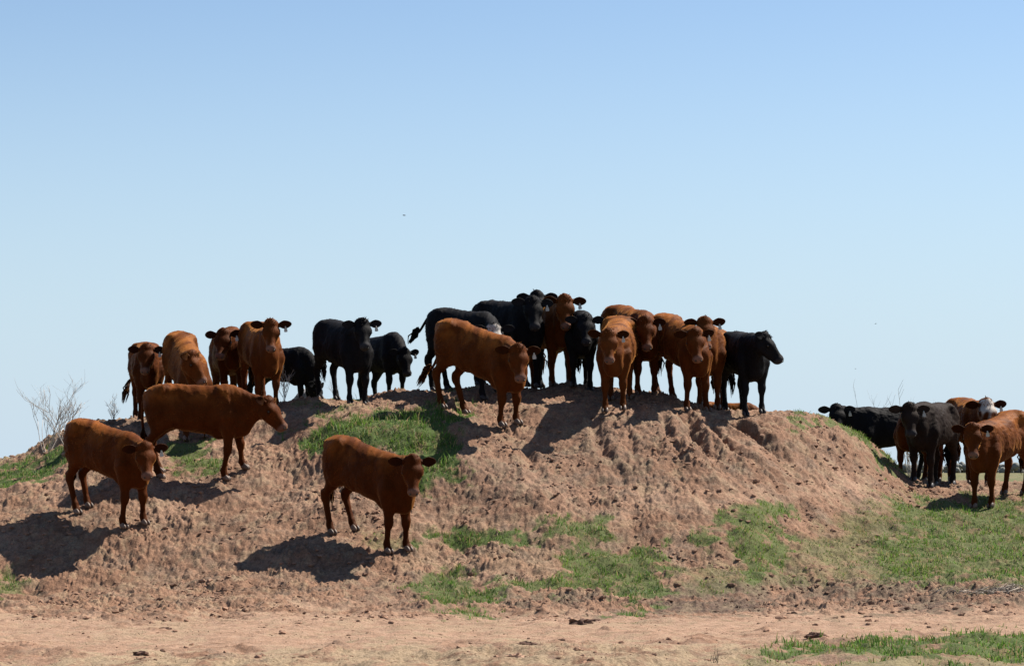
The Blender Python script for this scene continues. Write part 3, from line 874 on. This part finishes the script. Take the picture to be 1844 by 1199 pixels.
    dsp = (0.005 * nz3(V, 9, seed) + 0.0045 * nz3(V, 19, seed + 40) + 0.003 * nz3(V, 34, seed + 80)) * (0.3 + 0.9 * upper)
    V = V + Nn * dsp[:, None]; Nn = tri_normals(V, Q)
    # coat colours
    if coat == 'red': base = np.array([0.07392, 0.0189, 0.004872]) * tint
    elif coat == 'dark': base = np.array([0.0175, 0.0108, 0.008]) * tint
    else: base = np.array([0.0075, 0.007, 0.0078]) * tint
    C = np.tile(base, (len(V), 1))
    if coat == 'red':      # sunlit winter hair along the topline, light painted into the colour in patches
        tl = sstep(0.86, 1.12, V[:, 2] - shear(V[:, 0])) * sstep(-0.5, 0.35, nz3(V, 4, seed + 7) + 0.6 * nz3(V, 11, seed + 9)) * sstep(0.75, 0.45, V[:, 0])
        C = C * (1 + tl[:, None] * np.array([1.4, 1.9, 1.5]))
    hx_ = (V - poll) @ f; hy_ = (V - poll) @ l; hz_ = (V - poll) @ u
    head = np.clip(1 - np.abs(hx_ - 0.2) / 0.35, 0, 1) * (np.abs(hy_) < 0.2) * (hz_ > -0.32)
    if coat == 'red':
        mz_ = sstep(0.365, 0.405, hx_) * (np.abs(hy_) < 0.16) * (np.abs(hz_ + 0.1) < 0.14)
        C = C * (1 - mz_[:, None]) + mz_[:, None] * np.array([0.15, 0.08, 0.058])
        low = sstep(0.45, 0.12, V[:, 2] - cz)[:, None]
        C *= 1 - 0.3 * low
    else:
        mz_ = sstep(0.34, 0.41, hx_) * (np.abs(hy_) < 0.16) * (np.abs(hz_ + 0.1) < 0.14)
        C = C * (1 - mz_[:, None]) + mz_[:, None] * np.array([0.03, 0.028, 0.03])
    for sy in (1, -1):       # dark skin round the eyes
        de = np.linalg.norm(V - Hd(0.150, 0.112 * sy, -0.062), axis=1)
        C *= (1 - 0.6 * sstep(0.05, 0.025, de))[:, None]
    if white > 0:
        wob = 0.03 * np.sin(hx_ * 40) + 0.02 * np.sin(hy_ * 60 + hx_ * 20)
        wm = sstep(-0.16, -0.10, hz_ + wob * 0.5) * sstep(-0.06, 0.0, hx_ + wob) * sstep(white + 0.04, white - 0.02, hx_ + wob) * sstep(0.125, 0.095, np.abs(hy_) + wob * 0.6)
        C = C * (1 - wm[:, None]) + wm[:, None] * np.array([0.42, 0.375, 0.325])
    mats = [M_REDCOAT if coat == 'red' else M_BLACKCOAT, M_EYE, M_HOOF]
    verts = [V]; cols = [C]; norms = [Nn]; f4 = [Q]; f3 = []; mi3 = []; nb_ = len(V)
    def addtri(v, fc, col, mi, nrm=None):
        nonlocal nb_
        verts.append(v); cols.append(np.tile(col, (len(v), 1)) if np.ndim(col) == 1 else col)
        if nrm is None:
            fn = np.cross(v[fc[:, 1]] - v[fc[:, 0]], v[fc[:, 2]] - v[fc[:, 0]]); nrm = np.zeros_like(v)
            for j in range(3): np.add.at(nrm, fc[:, j], fn)
            nrm /= np.linalg.norm(nrm, axis=1)[:, None] + 1e-12
        norms.append(nrm); f3.append(fc + nb_); mi3.append(np.full(len(fc), mi)); nb_ += len(v)
    sv, sf = uvsphere(12, 8)
    # ears
    ear_tip = {}
    for sy in (1, -1):
        ev, ef = uvsphere(14, 10)
        L, W, T = 0.106, 0.062, 0.017
        tt = ev[:, 2]                       # along the ear -1..1
        wprof = np.sqrt(np.clip(1 - tt ** 2, 0, 1)) 
        wd = np.where(tt > -0.1, 1.0 - 0.12 * (tt + 0.1), 1 - 0.55 * (-tt - 0.1))
        yy = ev[:, 0] * W * wd; zz = ev[:, 1] * T + 0.42 * yy * yy / W * 1.0
        elift = R(-6 + 12 * earlift + rg.uniform(-7, 7)); back = R(14 + 35 * earback + rg.uniform(-8, 8))
        d = sy * l * math.cos(elift) * math.cos(back) + u * math.sin(elift) * 0.8 - (f * 0.6 - u * 0.0) * math.sin(back) + f * 0.04
        d /= np.linalg.norm(d)
        wv = np.array([0, 0, 1.0]) * 0.8 - f * 0.25 + u * 0.35; wv -= d * (wv @ d); wv /= np.linalg.norm(wv)
        nv = np.cross(d, wv); 
        if nv @ (f * 0.9 - u * 0.3) > 0: nv = -nv
        cen = Hd(0.015, 0.092 * sy, -0.035) + d * (L * 0.93)
        P = cen + tt[:, None] * L * d + yy[:, None] * wv - zz[:, None] * nv
        ec = np.tile(base * (0.38 if coat == 'red' else 1.0), (len(P), 1))
        inner = (ev[:, 1] > 0.2) & (np.abs(tt) < 0.75) & (np.abs(ev[:, 0]) < 0.7)
        ec[inner] = base * (0.3 if coat == 'red' else 1.3)
        if np.cross(wv, -nv) @ d < 0: ef = ef[:, ::-1]
        addtri(P, ef, ec, 0)
        G2 = Geo(); G2.tube([Hd(0.015, 0.06 * sy, -0.045), Hd(0.015, 0.085 * sy, -0.038) + d * 0.04], [0.042, 0.033], 8)
        gv = np.concatenate(G2.v); gf = np.concatenate([np.concatenate([q[:, [0, 1, 2]], q[:, [0, 2, 3]]]) for q in G2.f4] + G2.f3)
        addtri(gv, gf, base * 0.7, 0)
        ear_tip[sy] = (cen + d * L * 0.1 - wv * W * 0.6, d, wv, nv)
        # eyes and nostrils
        addtri(Hd(0.150, 0.112 * sy, -0.062) + sv * 0.022, sf, np.array([0.01, 0.01, 0.01]), 1)
        addtri(Hd(0.436, 0.038 * sy, -0.072) + (sv * [0.011, 0.016, 0.014]) @ np.array([f, l, u]), sf, np.array([0.012, 0.008, 0.007]), 1)
    # hooves: two claws each
    for hx, hyy, hz in hoofs:
        for cl in (-1, 1):
            P = sv.copy(); P[:, 2] = np.clip(P[:, 2], -0.75, 1)
            tpr = 1 - 0.25 * np.clip(P[:, 2], 0, 1)
            P = P * [0.054, 0.027, 0.05]; P[:, 0] -= P[:, 2] * 0.5
            P[:, :2] *= tpr[:, None]
            hc = np.array([0.10, 0.065, 0.045]) if coat == 'red' else np.array([0.035, 0.03, 0.028])
            addtri(P + [hx + 0.008, hyy + cl * 0.027, hz + 0.041], sf, hc * rg.uniform(0.7, 1.4), 2)
    # tail dock joined to the body
    tp = tail if tail is not None else [(0, 0, 0), (-0.07, 0.0, -0.10), (-0.085, 0.01, -0.35), (-0.06, 0.015, -0.58)]
    t0 = B(-0.69, 0, 1.10)
    tp = t0 + np.array(tp, float)
    n = 18; q = np.linspace(0, 1, len(tp)); qq = np.linspace(0, 1, n)
    tpath = gsmooth(np.stack([np.interp(qq, q, tp[:, j]) for j in range(3)], 1), 1.2, 0)
    GT = Geo(); GT.tube(tpath, np.interp(qq, [0, 0.2, 1], [0.04, 0.026, 0.014]), 8)
    gv = np.concatenate(GT.v); gf = np.concatenate([np.concatenate([x[:, [0, 1, 2]], x[:, [0, 2, 3]]]) for x in GT.f4] + GT.f3)
    addtri(gv, gf, base * 0.85, 0)
    # short coat hair standing off the skin
    nf = 0 if nofur else FUR
    if nf:
        ids = rg.integers(0, len(V), nf)
        ok = (hx_[ids] < 0.30) & (V[ids, 2] - cz > 0.16); ids = ids[ok]
        p, nn = V[ids] - Nn[ids] * 0.004, Nn[ids]
        flow = np.array([-0.55, 0, -0.75]) + rg.normal(0, 0.35, (len(ids), 3))
        hl = rg.uniform(0.010, 0.030, (len(ids), 1)) * (0.35 + 0.65 * sstep(0.5, 0.8, V[ids, 2] - cz))[:, None]
        d = nn * 0.55 + flow * 0.8; d /= np.linalg.norm(d, axis=1)[:, None]
        sd_ = np.cross(d, nn); sd_ /= np.linalg.norm(sd_, axis=1)[:, None] + 1e-9
        hv = np.stack([p - sd_ * 0.0035, p + sd_ * 0.0035, p + d * hl], 1).reshape(-1, 3)
        hf = np.arange(len(ids) * 3).reshape(-1, 3)
        hc = np.repeat(C[ids] * rg.uniform(0.85, 1.25, (len(ids), 1)), 3, 0)
        if coat == 'red':      # hair on the upper body painted golden in patches, as if sunlit
            lit_tip = sstep(-0.35, 0.45, nz3(V[ids], 5, seed + 7)) * sstep(0.55, 0.9, V[ids, 2] - cz)
            hc[2::3] = hc[2::3] * (1 + lit_tip[:, None] * np.array([3.0, 3.8, 3.2])); hc[0::3] *= (1 + lit_tip[:, None] * np.array([1.0, 1.3, 1.1])); hc[1::3] = hc[0::3]
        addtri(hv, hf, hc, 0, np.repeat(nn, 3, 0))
    VV = np.concatenate(verts) * s; f3c = np.concatenate(f3)
    mi = np.concatenate([np.zeros(len(Q), np.int32), np.concatenate(mi3)])
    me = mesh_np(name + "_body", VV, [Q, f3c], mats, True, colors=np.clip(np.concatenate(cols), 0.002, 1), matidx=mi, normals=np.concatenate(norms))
    link("body", me, root)
    cmat = mats[0]
    # tail switch (hair)
    gsw = Geo(); e = tpath[-1]; td = tpath[-1] - tpath[-3]; td /= np.linalg.norm(td)
    td = td * 0.7 + np.array([0, 0, -0.55]); td /= np.linalg.norm(td)
    for i in range(44):
        o_ = rg.normal(0, 0.011, 3); ln = rg.uniform(0.16, 0.30); sp = rg.normal(0, 0.022, 3)
        a = e - td * rg.uniform(0, 0.12)
        gsw.tube([(a + o_ * 0.6) * s, (a + td * ln * 0.5 + o_ * 1.4 + sp) * s, (a + td * ln + sp * 0.7) * s], np.array([0.010, 0.011, 0.002]) * s, 5, base * rg.uniform(0.15, 0.45))
    gsw.build("tail_switch", cmat, root)
    # forelock
    if tuft > 0:
        gf_ = Geo()
        for i in range(int(46)):
            y_ = np.clip(rg.normal(0, 0.022), -0.045, 0.045); a = Hd(rg.uniform(-0.05, 0.05), y_, 0.012 - abs(y_) * 0.2)
            dd = u * rg.uniform(0.2, 1.0) * tuft + f * rg.uniform(-0.5, 0.8) + l * (y_ * 8 + rg.normal(0, 0.25)); dd /= np.linalg.norm(dd)
            ln = rg.uniform(0.03, 0.065) * (0.6 + 0.5 * tuft)
            gf_.tube([a * s, (a + dd * ln * 0.6) * s, (a + dd * ln + f * 0.012) * s], np.array([0.007, 0.006, 0.0015]) * s, 4, base * rg.uniform(0.7, 1.5))
        gf_.build("forelock", cmat, root)
    # ear tag
    if tagcol is not None:
        c0, d, wv, nv = ear_tip[tagside]
        gt = Geo(); th = np.linspace(0, 2 * np.pi, 14, endpoint=False)
        dn = np.array([0, 0, -1.0]) + 0.1 * d; dn /= np.linalg.norm(dn)
        fr = f * [1, 1, 0]; fr /= np.linalg.norm(fr) + 1e-9
        sd2 = np.cross(dn, fr)
        cx = np.sign(np.cos(th)) * np.abs(np.cos(th)) ** 0.5 * 0.023; cy = np.sign(np.sin(th)) * np.abs(np.sin(th)) ** 0.5 * 0.030
        fro = c0 + fr * 0.028
        ring = lambda off, k: fro + dn * 0.045 + cx[:, None] * sd2 * k * (1 + 0.25 * cy[:, None] / 0.036) + cy[:, None] * dn * k + fr * off
        P = np.concatenate([ring(-0.003, 1), ring(0.003, 1), [fro + dn * 0.045 - fr * 0.003], [fro + dn * 0.045 + fr * 0.003]]) * s
        m_ = len(th); ff = []
        for j in range(m_):
            k2 = (j + 1) % m_
            ff += [(j, k2, m_ + k2), (j, m_ + k2, m_ + j), (2 * m_, k2, j), (2 * m_ + 1, m_ + j, m_ + k2)]
        gt.add(P, ff, tagcol)
        gt.tube([(c0 - fr * 0.01) * s, (fro + fr * 0.006) * s], 0.009 * s, 8, np.array(tagcol) * 0.8)
        gt.tube([(fro) * s, (fro + dn * 0.02) * s], 0.011 * s, 6, tagcol)
        gt.build("ear_tag", M_TAG, root, smooth=False)
    return root

#COWS
UPT = [(0, 0, 0), (-0.10, 0, 0.0), (-0.24, 0.02, -0.10), (-0.38, 0.03, -0.24), (-0.50, 0.05, -0.24)]
OUT = [(0, 0, 0), (-0.08, 0.0, -0.12), (-0.10, 0.03, -0.40), (-0.26, 0.06, -0.58), (-0.38, 0.07, -0.60)]
OR = (1.12, 1.22, 1.2); DK = (0.72, 0.68, 0.66); RD = (0.88, 0.84, 0.76)
COWS = [
 # name, label, x, distance, heading ...
 ("red_cow", "stocky red cow at the mound's lower left, head turned to the camera and held low", dict(px=196, Y=28.35, yaw=-40, s=0.88, neck=(-22, 2, 0.5), hyaw=-72, hpitch=55, tint=RD, step=(0.04, -0.08, 0, 0.1), tuft=0.5)),
 ("red_cow", "long red cow in side profile facing right, just above the low-headed cow", dict(px=356, Y=29.5, yaw=-12, s=0.90, neck=(-4, -2, 0.54), hyaw=-22, hpitch=48, tint=RD, tagcol=None, step=(0.08, -0.1, -0.02, 0.08), tuft=0.7, earback=0.5)),
 ("red_cow", "dark red cow standing alone lowest on the slope, whole shadow to its left", dict(dip=0.015, px=666, Y=27.3, yaw=-44, s=0.89, neck=(-18, 15, 0.5), hyaw=-82, hpitch=62, tint=DK, tagcol=None, step=(0.02, -0.06, 0.12, 0), tuft=0.5)),
 ("red_cow", "red cow at the far left of the ridge with its tail hanging over bare twigs", dict(px=264, Y=32.6, yaw=-78, s=0.84, neck=(-8, 12, 0.52), hyaw=-88, tint=DK, tail=[(0, 0, 0), (-0.07, -0.03, -0.12), (-0.06, -0.16, -0.4), (-0.05, -0.26, -0.6)])),
 ("red_cow", "tan red cow looking down to the right, its legs hidden behind the profile cow", dict(px=337, Y=31.4, yaw=-70, s=0.88, neck=(-16, 20, 0.48), hyaw=-18, hpitch=55, tint=OR)),
 ("red_cow", "red cow peering out half hidden behind the tallest left cow's flank", dict(px=412, Y=33.2, yaw=-78, s=0.88, neck=(-20, 8, 0.54), hyaw=-98, tint=DK)),
 ("red_cow", "red cow with head held high facing the camera, beside the grazing black cow", dict(px=470, Y=32.0, yaw=-74, s=0.88, neck=(-4, 26, 0.56), hyaw=-84, hpitch=56, tint=(1.05, 1.1, 1.05), fat=1.05, tuft=1.4, earlift=0.8)),
 ("black_cow", "black cow with its head down grazing between a red cow and a bigger black cow", dict(px=508, Y=33.6, yaw=-30, s=0.72, neck=(0, -55, 0.62), hyaw=-25, hpitch=72, coat='black', tagcol=None)),
 ("black_cow", "big black cow standing against the sky with a tufted raised head", dict(px=618, Y=31.9, yaw=-62, s=0.87, neck=(-14, 22, 0.52), hyaw=-74, hpitch=52, coat='black', tuft=1.6, fat=1.06)),
 ("black_cow", "black cow with lowered head beside the bigger tufted black cow", dict(px=690, Y=33.5, yaw=-62, s=0.78, neck=(-4, -18, 0.5), hyaw=-62, hpitch=62, coat='black', tuft=0.4)),
 ("black_cow", "white faced black cow swishing its raised tail behind the front orange cow", dict(px=838, Y=32.0, yaw=-48, s=0.9, neck=(-30, -6, 0.5), hyaw=-85, hpitch=60, coat='black', white=0.5, tail=UPT, tagcol=None)),
 ("black_cow", "large black cow highest on the crest, long back and head turned to the camera", dict(dz=0.05, px=915, Y=32.7, yaw=-55, s=0.94, neck=(-26, 18, 0.52), hyaw=-80, hpitch=56, coat='black', fat=1.02)),
 ("black_cow", "black cow almost hidden behind the highest black cow, one ear showing", dict(px=924, Y=33.8, yaw=-57, s=0.94, neck=(-22, 34, 0.55), hyaw=-95, coat='black', tagcol=None, dz=0.08, nofur=True)),
 ("red_cow", "tall pale faced red cow behind the crest, between two black heads", dict(px=995, Y=33.0, yaw=-78, s=0.96, neck=(-6, 17, 0.56), hyaw=-86, hpitch=58, tint=OR, earlift=0.5)),
 ("red_cow", "big orange red cow at the front of the crest, standing on grass and dirt", dict(dip=0.07, px=866, Y=30.5, yaw=-43, s=0.95, neck=(-30, 2, 0.5), hyaw=-78, hpitch=60, tint=(1.0, 1.0, 0.92), tail=OUT, step=(0.0, -0.04, 0.14, -0.02))),
 ("black_cow", "black cow facing straight ahead between two red cows on the crest", dict(px=1044, Y=32.5, yaw=-88, s=0.86, neck=(2, 5, 0.52), hyaw=-84, coat='black', tagcol=None)),
 ("red_cow", "round bellied orange cow facing straight ahead at the edge of the crest", dict(px=1111, Y=31.0, yaw=-97, s=0.88, neck=(-4, 8, 0.5), hyaw=-88, hpitch=60, tint=OR, fat=1.1)),
 ("red_cow", "red cow with a dark hunched back behind the round bellied orange cow", dict(px=1138, Y=32.2, yaw=-70, s=0.92, neck=(-22, 3, 0.52), hyaw=-82, hpitch=58, tint=RD)),
 ("red_cow", "red cow standing in front of another whose head rises over its head", dict(px=1226, Y=31.5, yaw=-68, s=0.89, neck=(-26, 10, 0.5), hyaw=-78, hpitch=58, tint=(0.95, 0.95, 0.9), step=(0.06, -0.06, 0, 0.06))),
 ("red_cow", "orange cow with its head raised above the red cow in front of it", dict(px=1280, Y=32.1, yaw=-98, s=0.9, neck=(-2, 24, 0.54), hyaw=-86, hpitch=56, tint=OR)),
 ("black_cow", "black cow at the right end of the crest looking off to the right", dict(px=1340, Y=31.8, yaw=-80, s=0.87, neck=(8, 15, 0.5), hyaw=-16, hpitch=48, coat='black', tagcol=None, earback=0.8)),
 ("red_cow", "red cow lying down behind the legs of the right-looking black cow", dict(px=1310, Y=32.7, yaw=-15, s=0.62, neck=(0, -10, 0.5), hyaw=-20, hpitch=40, tint=OR, lie=True, tagcol=None, nofur=True, dz=-0.27)),
 ("black_cow", "black cow half behind the mound's grassy right slope, only head and back showing", dict(px=1602, Y=35.6, yaw=-160, s=0.9, neck=(6, 20, 0.54), hyaw=-92, hpitch=50, coat='black', tuft=0.8)),
 ("black_cow", "brownish black cow in front of the right-hand group, wide shadow to its left", dict(px=1678, Y=32.75, yaw=-116, s=0.91, neck=(-4, 12, 0.52), hyaw=-88, hpitch=60, coat='dark', tuft=1.0)),
 ("red_cow", "red cow mostly hidden behind the brownish black cow, only its chest showing", dict(px=1654, Y=34.3, yaw=-122, s=0.8, neck=(40, -5, 0.5), hyaw=-80, tint=DK, tagcol=None, nofur=True)),
 ("red_cow", "white faced red cow looking over the rightmost cow's head", dict(px=1745, Y=34.2, yaw=-86, s=0.96, neck=(0, 17, 0.54), hyaw=-84, hpitch=54, white=0.2, tint=RD)),
 ("red_cow", "orange cow at the right edge of the picture with dark lower legs", dict(px=1797, Y=31.5, yaw=-126, s=0.90, neck=(8, 12, 0.52), hyaw=-98, hpitch=60, tint=(0.95, 0.95, 0.9), step=(0, 0.02, 0.0, 0.08))),
]
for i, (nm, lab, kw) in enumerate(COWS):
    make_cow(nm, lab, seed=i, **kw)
# ------------------------------------------------------------------ bare shrubs, rock, clods, birds
def bare_shrub(px, Y, h, n, label, seed, spread=0.6, rad=0.010, py=None, tone=0.36, name="bare_shrub", cat="shrub", group="bare shrubs around the mound"):
    rg = random.Random(seed)
    X = (px - PW / 2) / FPX * Y
    z = float(ground_z(X, Y)[0]) - 0.03
    root = Vector((X, Y, z)); g = Geo()
    def grow(p, d, ln, r, depth):
        pts = [p]; q = p.copy(); dd = d.copy(); m = 4
        for i in range(m):
            dd = (dd + Vector((rg.uniform(-.22, .22), rg.uniform(-.22, .22), rg.uniform(-.08, .16)))).normalized()
            q = q + dd * (ln / m); pts.append(q.copy())
        g.tube([tuple(a - root) for a in pts], np.linspace(r, r * 0.55, m + 1), 5, np.array([tone, tone * 0.88, tone * 0.76]) * rg.uniform(0.6, 1.2))
        if depth <= 0: return
        for k in range(rg.choice((2, 3, 3))):
            i = rg.randint(1, m); b = pts[i]
            nd = (dd + Vector((rg.uniform(-.9, .9), rg.uniform(-.9, .9), rg.uniform(-.1, .6)))).normalized()
            grow(b, nd, ln * rg.uniform(0.45, 0.75), r * 0.62, depth - 1)
    for i in range(n):
        a = rg.uniform(0, 6.28)
        d = Vector((math.cos(a) * spread * rg.uniform(0.3, 1), math.sin(a) * spread * 0.6, 1)).normalized()
        grow(root.copy(), d, h * rg.uniform(0.45, 0.7), rad * rg.uniform(0.7, 1.1), 3)
    o = g.build(name, M_TWIG); o.location = root
    tag(o, label, cat, group)
    return o
bare_shrub(85, 31.8, 0.85, 8, "bare grey twiggy shrub leaning over the left slope, lowest and widest of its kind", 3, 0.9, 0.0065, tone=0.42)
bare_shrub(124, 31.2, 0.95, 6, "tallest bare shrub, rising right behind the low-headed red cow's rump", 9, 0.35, 0.0065, tone=0.42)
bare_shrub(205, 33.0, 0.30, 6, "short bare shrub between the low-headed cow and the ridge's leftmost cow", 12, 0.5, 0.005, tone=0.42)
bare_shrub(1555, 36.5, 1.15, 5, "thin bare bush rising behind the half-hidden black cow's back", 15, 0.25, 0.008)
bare_shrub(1640, 37.5, 1.3, 7, "wide bare bush against the sky above the brownish black cow", 18, 0.45, 0.008)
bare_shrub(512, 31.9, 0.55, 5, "pale dead weed standing in front of the grazing black cow", 21, 0.35, 0.005, tone=0.42, name="dead_weed", cat="weed", group=None)
bare_shrub(603, 32.5, 0.22, 3, "tiny bare sprig between the legs of the big tufted black cow", 23, 0.5, 0.004, name="dry_sprig", cat="weed", group=None)
X_, Y_ = ground_pt(1288, 1199)
bare_shrub(1284, 17.35, 0.12, 3, "small dark twig sticking up at the bottom edge of the picture", 27, 0.5, 0.003, tone=0.1, name="ground_twig", cat="twig", group=None)

# dead branches and roots lying on the bank at the right
def brush_pile():
    rg = np.random.default_rng(5); g = Geo()
    x0, y0 = ground_pt(1795, 1070); z0 = float(ground_z(x0, y0)[0])
    for i in range(110):
        a = rg.uniform(-1.5, 1.5); ln = rg.uniform(0.08, 0.30); c = np.array([rg.normal(0, 0.22), rg.normal(0, 0.10), 0])
        d = np.array([math.cos(a), math.sin(a) * 0.6, rg.uniform(-0.15, 0.9)]) * rg.choice([-1, 1])
        pts = [c + d * ln * t + rg.normal(0, 0.012, 3) for t in (-0.5, -0.15, 0.2, 0.5)]
        pts = [p + [0, 0, max(0, float(ground_z(x0 + p[0], y0 + p[1])[0]) - z0 - p[2] + 0.012)] for p in pts]
        g.tube(pts, np.array([1, 0.9, 0.7, 0.35]) * rg.uniform(0.002, 0.006), 5, np.array([0.30, 0.25, 0.20]) * rg.uniform(0.5, 1.25))
    o = g.build("brush_pile", M_TWIG); o.location = (x0, y0, z0)
    tag(o, "tangle of dead grey branches lying on the dark bank at the right edge", "brush")
brush_pile()

def lump(name, X, Y, rad, col, mat, seed, sink=0.3, amp=0.25, nu=28):
    v, f = uvsphere(nu, nu // 2 + 2)
    n = fbm(v[:, 0] * 1.7 + seed * 3.1, v[:, 1] * 1.7 + v[:, 2] * 1.3 + seed, 4, 200 + seed, 0.6)
    v = v * (1 + amp * n)[:, None] * rad
    g = Geo(); g.add(v, f, col)
    o = g.build(name, mat, smooth=False if rad[0] < 0.2 else True)
    z = float(ground_z(X, Y)[0]); o.location = (X, Y, z + rad[2] * (1 - 2 * sink) * 0.5)
    return o
o = lump("boulder", (546 - PW / 2) / FPX * 34.2, 34.2, (0.17, 0.2, 0.28), (0.24, 0.23, 0.23), M_ROCK, 4, 0.25, 0.12)
tag(o, "smooth grey boulder behind the grazing black cow's front legs", "boulder")
CL = [(1045, 1126, 0.10, "largest dark clod of dirt on the pale track, right of centre"), (1068, 1117, 0.065, "flat dark clod just beyond the largest clod on the track"),
      (945, 1165, 0.085, "ragged dark clod on dry stubble below the largest track clod"), (930, 1187, 0.075, "pale tan clod near the bottom edge under the ragged dark clod"),
      (1040, 1178, 0.045, "small pale clod right of the pale tan clod at the bottom"), (1465, 1150, 0.075, "long dark clod at the tip of the bottom green patch"),
      (1560, 1113, 0.05, "dark clod on the pale track above the bottom green patch"), (300, 1132, 0.06, "dark clod on the track below the lower left shadow"),
      (258, 1180, 0.06, "reddish clod on stubble at the lower left bottom edge"), (1010, 1155, 0.035, "tiny dark clod between the two ragged clods on the track")]
for i, (cx, cy, r, lab) in enumerate(CL):
    X, Y = ground_pt(cx, cy)
    col = (0.34, 0.21, 0.14) if 'pale' in lab.split(' ')[0] or 'pale tan' in lab or 'small pale' in lab else (0.12, 0.07, 0.05)
    o = lump("dirt_clod", X, Y, np.array([r, r * 0.7, r * 0.35]), col, M_CLOD, 20 + i, 0.3, 0.55, 18)
    tag(o, lab, "dirt clod", "clods lying on the track")

def bird(px, py, Y, span, label, bank):
    g = Geo(); X = (px - PW / 2) / FPX * Y; Z = float(z_at_py(py, Y))
    g.tube([(-0.5 * span * .55, 0, 0), (-0.1 * span, 0, 0.01 * span), (0.15 * span, 0, 0.02 * span), (0.3 * span, 0, 0.03 * span)], np.array([0.02, 0.07, 0.07, 0.02]) * span, 8, (0.03, 0.03, 0.035))
    for sy in (1, -1):
        v = [(0.12, 0, 0.03), (-0.12, 0, 0.03), (0.14, 0.22 * sy, 0.10), (-0.10, 0.22 * sy, 0.10), (-0.02, 0.5 * sy, 0.05), (-0.1, 0.46 * sy, 0.05)]
        v = np.array(v) * span; v2 = v - [0, 0, 0.012 * span]
        f = [(0, 2, 1), (1, 2, 3), (2, 4, 3), (3, 4, 5)]
        f2 = [(6 + a, 6 + c, 6 + b) for a, b, c in f]
        g.add(np.concatenate([v, v2]), f + f2, (0.03, 0.03, 0.035))
    o = g.build("bird", M_BIRD); o.location = (X, Y, Z); o.rotation_euler = (R(bank), 0, R(25))
    tag(o, label, "bird", "birds far off in the sky")
bird(727, 388, 180, 0.42, "tiny dark bird highest in the sky, left of centre", 10)
bird(1578, 583, 220, 0.26, "tiny dark bird right of the crest, high above the right-hand cattle", -20)
bird(1541, 664, 220, 0.24, "tiny dark bird low over the mound's grassy right slope", 15)

def far_woods():
    rg = np.random.default_rng(11); n = 2600
    X = rg.uniform(-260, 300, n); Y = rg.uniform(640, 700, n)
    hgt = 1.2 + 1.6 * np.clip(fbm(X * 0.05, X * 0 + 3, 3, 301) + 0.4, 0, 1.2)
    v, f = uvsphere(7, 5)
    r = rg.uniform(0.5, 1.2, n)
    base = base_z(X, Y)
    Z = base + hgt * rg.uniform(0, 1, n)
    P = v[None] * (r[:, None, None] * rg.uniform(0.7, 1.3, (n, len(v), 1))) + np.stack([X, Y, Z], 1)[:, None]
    F = (f[None] + (np.arange(n) * len(v))[:, None, None]).reshape(-1, 3)
    col = np.repeat(np.array([0.17, 0.17, 0.15]) * rg.uniform(0.7, 1.2, (n, 1)), len(v), 0)
    o = link("far_woods", mesh_np("far_woods", P.reshape(-1, 3), F, [M_TWIG], True, colors=col))
    tag(o, "grey line of distant brush along the horizon", "brush", kind="stuff")
far_woods()
